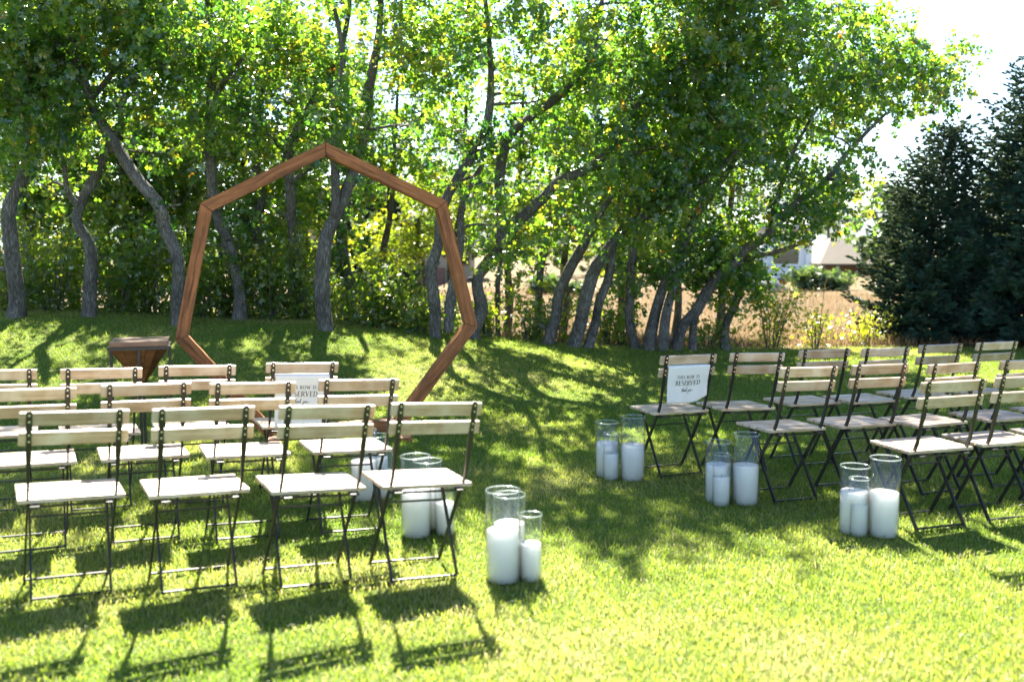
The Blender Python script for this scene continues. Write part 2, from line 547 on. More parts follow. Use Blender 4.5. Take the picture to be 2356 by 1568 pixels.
# ------------------------------------------------------------------ grass
def noise2(x, y, s, seed=0):
    """Cheap smooth value noise for numpy arrays."""
    r = np.random.default_rng(seed)
    T = r.random((64, 64))
    u, v = x * s, y * s
    i, j = np.floor(u).astype(int), np.floor(v).astype(int)
    fu, fv = u - i, v - j
    fu = fu * fu * (3 - 2 * fu); fv = fv * fv * (3 - 2 * fv)
    a = T[i % 64, j % 64]; b = T[(i + 1) % 64, j % 64]; c = T[i % 64, (j + 1) % 64]; d = T[(i + 1) % 64, (j + 1) % 64]
    return (a * (1 - fu) + b * fu) * (1 - fv) + (c * (1 - fu) + d * fu) * fv

tz = np.vectorize(terrain)

def blades(P, h, wd, lean, tint, rng, bent=True):
    n = len(P)
    az = rng.random(n) * 2 * np.pi
    la = rng.random(n) * 2 * np.pi
    ln = lean * np.sqrt(rng.random(n))
    sx, sy = np.cos(az) * wd / 2, np.sin(az) * wd / 2
    V = np.empty((n, 5, 3), np.float32)
    V[:, 0] = P + np.stack([-sx, -sy, np.zeros(n)], 1)
    V[:, 1] = P + np.stack([sx, sy, np.zeros(n)], 1)
    mid = P + np.stack([np.cos(la) * ln * h * 0.35, np.sin(la) * ln * h * 0.35, h * 0.6], 1)
    V[:, 2] = mid + np.stack([sx, sy, np.zeros(n)], 1) * 0.75
    V[:, 3] = mid - np.stack([sx, sy, np.zeros(n)], 1) * 0.75
    V[:, 4] = P + np.stack([np.cos(la) * ln * h, np.sin(la) * ln * h, h * np.sqrt(np.maximum(0.15, 1 - 0.8 * ln * ln))], 1)
    if not bent:
        V = np.ascontiguousarray(V[:, (0, 1, 4)])
        return V.reshape(-1, 3), np.arange(3 * n), np.repeat(tint, 3)
    b = np.arange(n)[:, None] * 5
    F = np.concatenate([b + np.array([0, 1, 2]), b + np.array([0, 2, 3]), b + np.array([3, 2, 4])], 1).ravel()
    return V.reshape(-1, 3), F, np.repeat(tint, 5)

rng = np.random.default_rng(5)
pts = []
for y0, y1, dens in ((1.6, 3.0, 2500), (3.0, 4.4, 8500), (4.4, 6.0, 7000), (6.0, 8.5, 6500), (8.5, 13.4, 3800)):
    half = 0.60 * y1 + 1.8
    n = int((y1 - y0) * 2 * half * dens)
    p = np.stack([rng.uniform(-half, half, n), rng.uniform(y0, y1, n)], 1)
    ax = np.abs(p[:, 0])
    k = (ax < 0.53 * p[:, 1] + 0.5) | ((ax < 0.58 * p[:, 1] + 1.8) & (rng.random(n) < 0.42))
    pts.append(p[k])
p = np.concatenate(pts)
e = np.interp(p[:, 0], [-12, -4, 0, 2, 5, 12], [11.6, 11.5, 11.7, 12.3, 12.8, 13.2]) + 0.3
p = p[p[:, 1] < e + rng.normal(0, 0.1, len(e))]
z = tz(p[:, 0], p[:, 1]) + 0.01
P = np.stack([p[:, 0], p[:, 1], z], 1)
big = noise2(p[:, 0] + 20, p[:, 1] + 5, 1.1, 1)
med = noise2(p[:, 0] + 20, p[:, 1] + 5, 4.2, 2)
fine = noise2(p[:, 0] + 20, p[:, 1] + 5, 14.0, 3)
hh = (0.021 + 0.007 * fine + 0.007 * med) * rng.uniform(0.6, 1.45, len(P))
tall = rng.random(len(P)) < 0.012
hh[tall] *= 1.7
wd = np.where(p[:, 1] < 6, 0.0036, 0.0062) * rng.uniform(0.7, 1.4, len(P))
tint = 0.50 + 0.62 * (big - 0.5) + 0.22 * (med - 0.5) + 0.08 * (fine - 0.5) + rng.normal(0, 0.10, len(P))
worn = np.exp(-((p[:, 0] - 0.1) / 0.9) ** 2 - ((p[:, 1] - 3.9) / 0.75) ** 2) * (0.35 + 0.9 * med)
tint += 0.22 * worn
straw = rng.random(len(P)) < (0.22 * worn + 0.07 + 0.25 * np.clip(big * med * 2 - 0.45, 0, 1))
tint[straw] = rng.uniform(0.85, 1.0, straw.sum())
tint = np.clip(tint, 0, 1)
nr = p[:, 1] < 6.0
V, F, T = blades(P[nr], hh[nr], wd[nr], 0.95, tint[nr], rng)
V2, F2, T2 = blades(P[~nr], hh[~nr], wd[~nr], 0.9, tint[~nr], rng, False)
F = np.concatenate([F, F2 + len(V)]); V = np.concatenate([V, V2]); T = np.concatenate([T, T2])
g = obj('lawn_grass', arrays_mesh('lawn_grass', V, F, 3, T), M['lawn_blade'])
tag(g, 'short mown green lawn grass flecked with straw', 'grass', kind='stuff')

# dry field grass
n = 52000
py = 13.0 + 20 * rng.random(n) ** 1.3
px = rng.uniform(-0.14, 0.56, n) * py
P = np.stack([px, py, tz(px, py)], 1)
k = py > np.interp(px, [-12, -4, 0, 2, 5, 12], [11.6, 11.5, 11.7, 12.3, 12.8, 13.2]) + 0.5
P = P[k]
clump = noise2(P[:, 0] + 40, P[:, 1], 0.9, 7)
cl2 = noise2(P[:, 0] + 40, P[:, 1], 3.0, 8)
hh = (0.08 + 0.22 * clump * cl2) * rng.uniform(0.5, 1.5, len(P))
tint = np.clip(0.58 + 0.5 * (cl2 - 0.5) + rng.normal(0, 0.15, len(P)) - 0.5 * np.clip(clump - 0.6, 0, 1) * (P[:, 1] < 20), 0, 1)
V, F, T = blades(P, hh, 0.010 * rng.uniform(0.6, 1.4, len(P)), 0.7, tint, rng)
g = obj('dry_grass', arrays_mesh('dry_grass', V, F, 3, T), M['dry_blade'])
tag(g, 'dry tan grass of the field behind the oaks', 'grass', kind='stuff')

# ------------------------------------------------------------------ leaves and trunks
_L = np.array([(0, 0, 0), (0, 0.45, 0), (0, 1.0, -0.05), (0.27, 0.36, 0.06), (0.30, 0.74, 0.05), (-0.27, 0.36, 0.06), (-0.30, 0.74, 0.05)], np.float32)
_LF = np.array([(0, 3, 1), (1, 4, 2), (0, 1, 5), (1, 2, 6)])

def leaf_arrays(P, size, tint, rng, up=0.6):
    n = len(P)
    nrm = rng.normal(size=(n, 3)); nrm[:, 2] += up * np.where(rng.random(n) < 0.85, 1, -1)
    nrm /= np.linalg.norm(nrm, axis=1)[:, None]
    d = rng.normal(size=(n, 3)); d[:, 2] -= 0.35
    d -= nrm * np.sum(d * nrm, 1)[:, None]
    d /= np.linalg.norm(d, axis=1)[:, None]
    s = np.cross(d, nrm)
    L = _L
    V = P[:, None, :] + size[:, None, None] * (s[:, None, :] * L[None, :, 0:1] * 1.25 + d[:, None, :] * (L[None, :, 1:2] - 0.3) + nrm[:, None, :] * L[None, :, 2:3] * 1.6)
    F = (np.arange(n)[:, None, None] * len(L) + _LF[None]).reshape(-1)
    return V.reshape(-1, 3), F, np.repeat(tint, len(L))

def smooth_path(pts, k=5):
    """Catmull-Rom through (Vector, radius)."""
    out = []
    n = len(pts)
    for i in range(n - 1):
        p0, p1, p2, p3 = pts[max(i - 1, 0)], pts[i], pts[i + 1], pts[min(i + 2, n - 1)]
        for s in range(k):
            t = s / k
            f = lambda a, b, c, d: 0.5 * ((2 * b) + (c - a) * t + (2 * a - 5 * b + 4 * c - d) * t * t + (3 * b - a - 3 * c + d) * t ** 3)
            out.append((f(p0[0], p1[0], p2[0], p3[0]), p1[1] + (p2[1] - p1[1]) * t))
    out.append(pts[-1])
    return out

def tube(bm, path, n=9, rough=0.10, rnd=random):
    rings = []
    ref = Vector((0.3, 1, 0.1)).normalized()
    ph = [rnd.uniform(0, 6.28) for _ in range(3)]
    L = 0.0
    for i, (c, r) in enumerate(path):
        a = path[max(i - 1, 0)][0]; b = path[min(i + 1, len(path) - 1)][0]
        d = (b - a)
        if d.length < 1e-6: d = Vector((0, 0, 1))
        d.normalize()
        L += (c - path[max(i - 1, 0)][0]).length
        s = ref - d * ref.dot(d)
        s.normalize()
        t = d.cross(s)
        ring = []
        for k in range(n):
            an = 2 * math.pi * k / n
            rr = r * (1 + rough * (math.sin(3 * an + ph[0] + L * 2.2) * 0.6 + math.sin(2 * an + ph[1] - L * 3.1) * 0.6 + math.sin(L * 9 + ph[2] + an) * 0.4))
            ring.append(c + (s * math.cos(an) + t * math.sin(an)) * rr)
        rings.append(ring)
    loft(bm, rings)

def ground_hit(px, py):
    a = (px - 1178) / FV; b = (784 - py) / FV
    r = Vector((a, math.cos(PITCH) + b * math.sin(PITCH), -math.sin(PITCH) + b * math.cos(PITCH)))
    t = 3.0
    while t < 30:
        q = Vector((0, 0, CAM_H)) + r * t
        if q.z <= terrain(q.x, q.y): return q
        t += 0.05
    return q
# gaps in the canopy through which the sun reaches the lawn (spot on the lawn, gap radius)
GAPS = [(ground_hit(x, y), r) for x, y, r in (
    (40, 790, 0.75), (160, 800, 0.35), (240, 850, 0.60), (360, 800, 0.30), (540, 800, 0.40), (640, 820, 0.35), (740, 800, 0.25), (880, 795, 0.50), (970, 830, 0.70), (920, 885, 0.60),
    (1060, 800, 0.40), (1160, 795, 0.40), (1250, 812, 0.40), (1340, 835, 0.42), (1440, 850, 0.42), (1250, 905, 0.38), (1360, 905, 0.32), (1200, 985, 0.40), (1330, 985, 0.42), (1180, 900, 0.35),
    (1120, 1060, 0.38), (1270, 1080, 0.36), (1440, 1010, 0.36), (1560, 1080, 0.3), (1720, 870, 0.3), (1900, 840, 0.45), (2050, 840, 0.5), (1785, 800, 0.35), (500, 925, 0.4), (120, 900, 0.4), (860, 1010, 0.4), (640, 1040, 0.4), (360, 1040, 0.35))]
def in_gap(p):
    for q, r in GAPS:
        d = p - q
        if (d - sdir * d.dot(sdir)).length < r * 0.95: return True
    return False

def grow_tree(name, label, D, limbs, crowns, group='gambel oaks along the lawn edge', leaf='oak_leaf', lsize=0.094, seed=1, dens=1.0, leaves_per=105, blob_r=0.36, cat='tree', depth=1.0, tbias=0.0, foot=True):
    """limbs: polylines of (px, py, width_px[, depth offset]) at distance D; crowns: (px, py, rx, ry[, depth offset[, depth radius]])."""
    rnd = random.Random(seed)
    rng = np.random.default_rng(seed)
    k = D / FV
    root = at(limbs[0][0][0], limbs[0][0][1], D)
    base = Vector((root.x, D, terrain(root.x, D)))
    t = empty(name, base, 0, label, cat, group)
    bm = bmesh.new()
    skel = []
    for li, pl in enumerate(limbs):
        path = []
        dd = 0.0
        for i, q in enumerate(pl):
            off = q[3] if len(q) > 3 else dd
            dd = off + rnd.uniform(-0.10, 0.12) if len(q) <= 3 else off
            p = at(q[0], q[1], D + off)
            path.append((p - base, q[2] * k * 0.47))
        if li == 0 and foot:
            p0 = path[0]
            gz = terrain(p0[0].x + base.x, p0[0].y + base.y) - base.z
            path.insert(0, (Vector((p0[0].x + rnd.uniform(-.03, .03), p0[0].y, min(gz, p0[0].z) - 0.10)), p0[1] * 1.7))
            path[1] = (p0[0], p0[1] * 1.08)
        path = smooth_path(path)
        tube(bm, path, 12, 0.15, rnd)
        for _ in range(4):                    # broken stubs and burls
            c_, r_ = path[rnd.randrange(2, len(path) - 2)]
            dv = Vector((rnd.uniform(-1, 1), rnd.uniform(-1, 0.3), rnd.uniform(-.1, .8))).normalized()
            ln = r_ * rnd.uniform(1.1, 2.6)
            tube(bm, [(c_, r_ * 0.55), (c_ + dv * ln * 0.7, r_ * 0.34), (c_ + dv * ln, r_ * 0.2)], 6, 0.2, rnd)
        skel += [(c.copy(), r) for c, r in path[len(path) // 4:]]
    # crown blobs, each fed by a crooked twig from the nearest wood
    blobs = []
    for c in crowns:
        off = c[4] if len(c) > 4 else 0.0
        rd = c[5] if len(c) > 5 else depth
        area = math.pi * c[2] * c[3] * k * k
        nb = max(3, int(dens * (2.3 if c[1] > -60 or 1150 < c[0] < 1800 else 1.45) * area / 0.36 + 0.5))
        cc = at(c[0], c[1], D + off) - base
        for _ in range(nb):
            u = Vector((rnd.gauss(0, 1), rnd.gauss(0, 1), rnd.gauss(0, 1))).normalized() * (rnd.random() ** 0.42)
            blobs.append(cc + Vector((u.x * c[2] * k, u.y * rd, u.z * c[3] * k)))
    if foot and D < 14 and len(limbs[0]) > 4:
        for _ in range(4 if limbs[0][0][0] < 1100 else 1):
            q = skel[rnd.randrange(0, max(1, len(skel) // 2))][0]
            blobs.append(q + Vector((rnd.uniform(-.3, .3), rnd.uniform(-.25, .25), rnd.uniform(-.1, .2))))
    def near(p):
        best, bi = 1e9, None
        for q in skel:
            d = (q[0] - p).length + max(0, q[0].z - p.z) * 0.9
            if d < best: best, bi = d, q
        return best, bi
    blobs.sort(key=lambda p: near(p)[0])
    LP, LS, LT = [], [], []
    for b in blobs:
        if b.z + base.z < terrain(b.x + base.x, b.y + base.y) + 0.15: continue
        if D < 18 and rnd.random() < 0.94 and in_gap(b + base): continue
        d, q = near(b)
        r0 = min(q[1] * 0.6, 0.012 + 0.016 * d)
        r0 = max(r0, 0.006)
        mid1 = q[0].lerp(b, 0.4) + Vector((rnd.uniform(-.09, .09), rnd.uniform(-.09, .09), rnd.uniform(-.02, .10))) * min(1.5, d)
        mid2 = q[0].lerp(b, 0.75) + Vector((rnd.uniform(-.08, .08), rnd.uniform(-.08, .08), rnd.uniform(-.02, .08))) * min(1.5, d)
        path = smooth_path([(q[0], r0), (mid1, r0 * 0.8), (mid2, r0 * 0.6), (b, r0 * 0.35)], 3)
        tube(bm, path, 5, 0.05, rnd)
        skel += [(c, r) for c, r in path[2:]]
        for _ in range(3):                    # small bare twigs inside the blob
            e = b + Vector((rnd.gauss(0, 1), rnd.gauss(0, 1), rnd.gauss(0.2, 0.8))) * blob_r * 0.6
            tube(bm, [(b, r0 * 0.35), (b.lerp(e, 0.5) + Vector((0, 0, rnd.uniform(-.03, .03))), r0 * 0.25), (e, 0.0025)], 4, 0, rnd)
        n = int(leaves_per * rnd.uniform(0.55, 1.35))
        rr = blob_r * rnd.uniform(0.75, 1.25)
        # leaves sit in tufts round twig ends
        nt_ = max(3, n // 8)
        tc_ = rng.normal(size=(nt_, 3)) * np.array([0.62, 0.62, 0.42]) * rr
        pk = tc_[rng.integers(0, nt_, n)] + rng.normal(size=(n, 3)) * 0.055
        LP.append(pk + np.array(b[:]))
        LS.append(lsize * rng.uniform(0.6, 1.3, n))
        cb = rnd.gauss(0.44 + tbias, 0.17)
        ti = np.clip(cb + rng.normal(0, 0.16, n), 0, 0.90)
        aut = rng.random(n) < 0.012
        ti[aut] = rng.uniform(0.9, 1.0, aut.sum())
        LT.append(ti)
    obj('trunk', bm_mesh('oak_trunk', bm, True), M['bark'], t)
    if LP:
        V, F, T = leaf_arrays(np.concatenate(LP), np.concatenate(LS), np.concatenate(LT), rng)
        cr = obj('crown', arrays_mesh('oak_crown', V, F, 3, T), M[leaf], t)
        cr['kind'] = 'stuff'
        grow_tree.count += len(F) // 12
    return t
grow_tree.count = 0

GO = 'gnarled oaks along the back of the lawn'
OAKS = [
 # label, D, limbs, crowns
 ('crooked dark oak at the left edge of the picture, forked high up', 10.9,
  [[(38, 690, 36), (29, 600, 34), (20, 490, 30), (53, 408, 27), (72, 336, 26), (53, 231, 22), (14, 158, 17), (0, 110, 12)],
   [(53, 231, 18), (62, 168, 16), (34, 96, 14), (48, 24, 11), (40, -80, 8)]],
  [(30, 140, 190, 170), (20, -150, 230, 170), (90, 300, 120, 90)]),
 ('oak with a swerving pale trunk left of the long leaning oak', 11.1,
  [[(206, 712, 30), (207, 577, 28), (178, 510, 26), (188, 461, 25), (216, 409, 23), (236, 365, 18), (262, 300, 12)],
   [(178, 474, 15), (154, 433, 13), (149, 385, 11), (130, 320, 8)]],
  [(255, 270, 130, 100), (140, 380, 100, 90)]),
 ('long leaning oak, its pale trunk slanting up left behind the wooden stand', 10.8,
  [[(410, 707, 32), (409, 601, 31), (380, 519, 29), (365, 471, 28), (308, 399, 27), (250, 308, 26), (207, 231, 25), (178, 144, 22), (159, 72, 20), (149, 0, 18), (140, -110, 13), (120, -230, 8)],
   [(207, 231, 16), (240, 192, 14), (269, 154, 12), (310, 90, 9), (350, 20, 6)],
   [(178, 144, 14), (110, 80, 12), (60, 30, 10), (20, -40, 7)]],
  [(190, 40, 220, 150), (340, 100, 170, 130), (150, -200, 260, 170)]),
 ('slender oak in the thicket behind the long leaning oak', 13.2,
  [[(285, 640, 26), (290, 560, 25), (292, 450, 22), (275, 330, 18), (290, 200, 14), (300, 60, 9)]],
  [(290, 420, 170, 150), (290, 150, 200, 150), (300, -120, 200, 150)]),
 ('dark upright oak rising behind the left shoulder of the arch', 11.4,
  [[(552, 690, 28), (540, 615, 27), (519, 543, 26), (498, 495, 26), (487, 400, 26), (482, 290, 25), (486, 190, 23), (487, 115, 20), (480, 20, 16), (470, -120, 10)],
   [(484, 240, 16), (530, 170, 12), (580, 110, 8)]],
  [(500, 60, 180, 150), (480, -190, 220, 170), (560, 260, 110, 90)]),
 ('wavy thin oak seen through the left half of the arch', 12.3,
  [[(622, 680, 26), (618, 620, 25), (587, 530, 24), (600, 450, 22), (585, 340, 18), (600, 230, 13), (630, 120, 8)]],
  [(600, 330, 140, 110), (620, 460, 110, 70), (620, 100, 160, 120)]),
 ('oak bending right above the upper left beam of the arch', 11.9,
  [[(690, 690, 27), (682, 640, 26), (672, 550, 24), (668, 430, 24), (663, 365, 24), (692, 288, 23), (736, 207, 20), (775, 140, 16), (800, 40, 11), (810, -100, 8)],
   [(668, 420, 14), (710, 390, 11), (745, 360, 8)]],
  [(760, 170, 170, 120), (740, -120, 210, 160), (690, 330, 100, 70)]),
 ('pale curving oak standing in the middle of the arch', 10.9,
  [[(746, 745, 34), (740, 640, 34), (752, 550, 33), (785, 470, 31), (812, 400, 29), (838, 300, 26), (848, 200, 23), (870, 90, 18), (880, -60, 13), (900, -220, 8)],
   [(770, 500, 20), (772, 420, 20), (766, 330, 20), (768, 230, 18), (790, 140, 14), (770, 20, 9)]],
  [(880, 170, 170, 140), (860, -140, 220, 190), (800, 300, 110, 80), (960, 40, 140, 120)]),
 ('stout short oak half hidden behind the pale oak in the arch', 12.9,
  [[(812, 700, 30), (800, 640, 30), (785, 570, 27), (795, 470, 22), (830, 360, 16), (850, 250, 10)]],
  [(830, 300, 150, 120), (760, 470, 90, 60)]),
 ('twin stemmed pale oak behind the right side of the arch', 11.2,
  [[(1003, 775, 26), (1000, 690, 27), (992, 620, 27), (1008, 560, 26), (1015, 490, 25), (1042, 425, 24), (1085, 360, 22), (1122, 280, 20), (1130, 170, 16), (1120, 30, 11), (1100, -120, 8)],
   [(1030, 765, 24), (1035, 700, 24), (1048, 630, 23), (1060, 560, 20), (1065, 470, 16), (1110, 380, 12)]],
  [(1140, 150, 180, 150), (1080, -150, 210, 170), (1080, 330, 100, 90), (1120, 470, 90, 70)]),
 ('swollen based oak sending long limbs up to the right beside the arch', 11.5,
  [[(1088, 765, 34), (1106, 715, 36), (1098, 665, 31), (1102, 630, 30), (1140, 585, 29), (1176, 530, 28), (1201, 501, 27), (1255, 451, 26), (1291, 415, 25), (1345, 393, 23), (1395, 353, 20), (1424, 299, 17), (1471, 238, 13), (1520, 150, 8)],
   [(1150, 575, 24), (1155, 480, 24), (1150, 400, 24), (1172, 314, 24), (1219, 270, 23), (1273, 231, 22), (1320, 184, 20), (1352, 137, 18), (1374, 72, 14), (1390, -40, 10), (1400, -180, 7)],
   [(1345, 393, 13), (1400, 380, 11), (1470, 350, 9), (1540, 330, 6)]],
  [(1480, 200, 210, 140), (1340, 340, 150, 80), (1290, 60, 200, 140), (1250, 540, 130, 70), (1400, -190, 250, 170), (1230, -230, 200, 150, -0.3)]),
 ('thin straight sapling oak just right of the arch corner', 12.6,
  [[(1146, 771, 13), (1145, 700, 12), (1146, 648, 11), (1155, 590, 9), (1170, 530, 6)]],
  [(1165, 580, 75, 50), (1130, 520, 70, 50)]),
 ('upright dark oak behind the leaning pair', 13.0,
  [[(1238, 740, 20), (1240, 700, 20), (1242, 640, 19), (1255, 560, 16), (1270, 470, 12), (1290, 360, 8)]],
  [(1270, 470, 130, 90), (1330, 300, 130, 100)]),
 ('leaning oak left of the double trunk behind the mound crest', 11.9,
  [[(1258, 800, 34), (1266, 770, 31), (1278, 732, 29), (1284, 678, 28), (1308, 623, 26), (1338, 569, 22), (1370, 510, 17), (1420, 430, 11)]],
  [(1400, 450, 140, 90), (1340, 560, 90, 60), (1290, 625, 65, 40)]),
 ('double trunked oak leaning far right over the field', 11.8,
  [[(1318, 806, 34), (1338, 738, 31), (1350, 678, 30), (1362, 632, 30), (1380, 599, 29), (1416, 551, 27), (1440, 521, 25), (1500, 491, 21), (1560, 455, 18), (1640, 400, 14), (1720, 320, 9)],
   [(1352, 806, 27), (1370, 742, 25), (1382, 690, 24), (1400, 640, 22), (1410, 570, 20)],
   [(1500, 491, 13), (1540, 400, 12), (1580, 300, 10), (1600, 180, 8), (1610, 60, 6)]],
  [(1610, 290, 200, 120), (1500, 440, 130, 60), (1640, 90, 210, 140), (1600, -140, 230, 160), (1700, -260, 230, 110, -0.3)]),
 ('bare straight oak stem standing between the leaning oaks', 12.2,
  [[(1465, 815, 27), (1456, 780, 24), (1446, 738, 22), (1449, 648, 20), (1458, 557, 18), (1462, 515, 16), (1480, 420, 11), (1500, 330, 7)]],
  [(1480, 400, 110, 80), (1440, 590, 60, 40), (1490, 630, 60, 40), (1410, 640, 60, 35)]),
 ('twin oak with a knobbly base behind the reserved chair', 12.1,
  [[(1492, 815, 28), (1506, 723, 26), (1530, 648, 25), (1540, 625, 24), (1568, 572, 22), (1598, 503, 19), (1634, 452, 16), (1690, 370, 12), (1740, 260, 8)],
   [(1522, 812, 25), (1534, 720, 23), (1552, 650, 20), (1570, 580, 15)],
   [(1590, 520, 10), (1615, 470, 8), (1612, 400, 6)]],
  [(1720, 270, 190, 130), (1610, 540, 100, 60), (1760, 60, 190, 130), (1560, 640, 60, 40), (1610, 620, 70, 45)]),
 ('farthest leaning oak, its limbs sweeping right toward the spruces', 12.3,
  [[(1552, 812, 32), (1571, 752, 28), (1601, 716, 27), (1628, 671, 26), (1676, 617, 25), (1718, 572, 23), (1763, 545, 22), (1793, 506, 20), (1838, 461, 18), (1898, 416, 14), (1960, 340, 10), (2040, 260, 7)],
   [(1594, 812, 19), (1594, 760, 18), (1610, 700, 17), (1650, 640, 14)],
   [(1700, 600, 14), (1740, 590, 13), (1808, 572, 12), (1856, 548, 11), (1898, 503, 9), (1958, 443, 6)],
   [(1763, 545, 12), (1790, 450, 11), (1830, 340, 9), (1900, 220, 7), (1980, 120, 5)]],
  [(1960, 230, 190, 120), (1850, 390, 140, 80), (2090, 140, 110, 85), (2140, 210, 60, 50), (1790, 600, 90, 35), (1900, 80, 150, 60), (1800, 500, 100, 50), (1730, 540, 80, 50), (1700, 630, 60, 35), (1850, 520, 60, 40), (1660, 590, 70, 40), (1900, 450, 70, 50), (1760, 575, 70, 35)]),
 ('small hooked oak at the sunny gap right of the leaning oaks', 12.5,
  [[(1672, 815, 24), (1667, 762, 22), (1679, 723, 21), (1694, 692, 20), (1703, 662, 16), (1712, 620, 10)]],
  [(1715, 645, 60, 40), (1760, 660, 40, 30), (1650, 620, 50, 30)]),
]
for i, (lab, D, limbs, crowns) in enumerate(OAKS):
    grow_tree('oak_tree', lab, D, limbs, crowns, GO, seed=100 + i, dens=2.2 if limbs[0][0][0] < 900 else 2.3)

GB = 'oaks of the thicket behind'
BACK = [
 ('sunlit thicket oak behind the trees at the left edge', 13.6, 60, 0.08),
 ('sunlit thicket oak behind the swerving pale oak', 14.4, 170, 0.10),
 ('sunlit thicket oak behind the foot of the long leaning oak', 13.8, 300, 0.10),
 ('sunlit thicket oak behind the gap left of the arch', 14.6, 430, 0.12),
 ('sunlit thicket oak showing inside the upper left of the arch', 14.0, 560, 0.12),
 ('sunlit thicket oak showing beneath the peak of the arch', 14.8, 690, 0.14),
]
for i, (lab, D, x, tb) in enumerate(BACK):
    grow_tree('oak_tree', lab, D, [[(x, 690, 22), (x + 10, 560, 20), (x - 8, 440, 17), (x + 12, 300, 12), (x, 160, 8)]],
              [(x, 590, 95, 70, 0, 0.7), (x, 460, 110, 80, 0, 0.8), (x + 20, 300, 130, 100), (x, 90, 150, 120)], GB, seed=200 + i, tbias=tb, lsize=0.10, dens=2.2)
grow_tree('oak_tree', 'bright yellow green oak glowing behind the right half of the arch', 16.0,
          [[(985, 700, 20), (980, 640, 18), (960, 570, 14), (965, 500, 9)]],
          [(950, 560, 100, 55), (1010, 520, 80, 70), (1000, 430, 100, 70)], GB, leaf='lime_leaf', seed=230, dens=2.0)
grow_tree('oak_tree', 'bright low oak behind the leaning trunks in mid picture', 16.5,
          [[(1450, 720, 18), (1455, 640, 16), (1465, 560, 12), (1480, 480, 8)]],
          [(1440, 560, 120, 70), (1560, 540, 100, 70), (1500, 440, 120, 60)], GB, leaf='oak_leaf', seed=231, tbias=0.15, dens=1.8)

BACK2 = [
 ('second row oak behind the twin stemmed oak', 14.2, 900, [(900, 330, 110, 90), (880, 160, 140, 100), (930, 20, 140, 90)]),
 ('second row oak behind the gap right of the arch peak', 14.6, 1060, [(1060, 380, 110, 90), (1050, 200, 140, 110), (1060, 30, 150, 90)]),
 ('second row oak behind the swollen based oak', 14.8, 1190, [(1190, 480, 120, 90), (1200, 300, 140, 100), (1190, 110, 150, 100)]),
 ('second row oak behind the leaning oak of mid picture', 15.2, 1320, [(1320, 500, 120, 80), (1330, 370, 140, 90), (1340, 180, 150, 100)]),
 ('second row oak behind the double trunked oak', 14.7, 1450, [(1450, 480, 120, 80), (1460, 330, 150, 90), (1480, 140, 150, 100)]),
 ('second row oak behind the bare straight stem', 15.3, 1580, [(1570, 500, 120, 70), (1590, 380, 140, 90), (1620, 220, 150, 100)]),
 ('second row oak before the left end of the white house', 15.0, 1680, [(1630, 510, 80, 60), (1660, 410, 100, 70), (1730, 290, 120, 80)]),
]
for i, (lab, D, x, cr_) in enumerate(BACK2):
    grow_tree('oak_tree', lab, D, [[(x - 25, 770, 20), (x - 18, 690, 19), (x - 22, 600, 17), (x, 480, 14), (x + 8, 340, 10), (x + 15, 200, 6)]], cr_, GB, seed=260 + i, tbias=0.02, lsize=0.10, dens=1.5)

# ------------------------------------------------------------------ shrubs
def shrub(label, x, D, h, rad, n, seed, leaf='shrub_leaf', group='oak scrub under the trees', lsize=0.075, tb=0.0):
    rnd = random.Random(seed); rng = np.random.default_rng(seed)
    base = Vector((x, D, terrain(x, D)))
    t = empty('shrub', base, 0, label, 'shrub', group)
    bm = bmesh.new()
    LP, LT = [], []
    ns = 9
    for s in range(ns):
        a = rnd.uniform(0, 6.28)
        tip = Vector((math.cos(a) * rad * rnd.uniform(0.2, 0.95), math.sin(a) * rad * 0.7 * rnd.uniform(0.2, 0.9), h * rnd.uniform(0.55, 1.05)))
        p0 = Vector((tip.x * 0.2, tip.y * 0.2, -0.05))
        mid = p0.lerp(tip, 0.5) + Vector((rnd.uniform(-.06, .06), rnd.uniform(-.06, .06), 0.05))
        path = smooth_path([(p0, 0.010), (mid, 0.007), (tip, 0.003)], 4)
        tube(bm, path, 5, 0.05, rnd)
        m = n // ns
        tt = rng.random(m) ** 0.7
        idx = (tt * (len(path) - 1)).astype(int)
        pp = np.array([path[i][0][:] for i in idx]) + rng.normal(size=(m, 3)) * np.array([0.16, 0.13, 0.10]) * (0.6 + 0.5 * rad)
        LP.append(pp)
        LT.append(np.clip(rnd.gauss(0.45 + tb, 0.12) + rng.normal(0, 0.18, m), 0, 1))
    P = np.concatenate(LP); T = np.concatenate(LT)
    k = P[:, 2] > 0.03
    P, T = P[k], T[k]
    obj('stems', bm_mesh('shrub_stems', bm, True), M['bark'], t)
    V, F, T = leaf_arrays(P, lsize * rng.uniform(0.6, 1.25, len(P)), T, rng)
    c = obj('foliage', arrays_mesh('shrub_foliage', V, F, 3, T), M[leaf], t)
    c['kind'] = 'stuff'
    return t

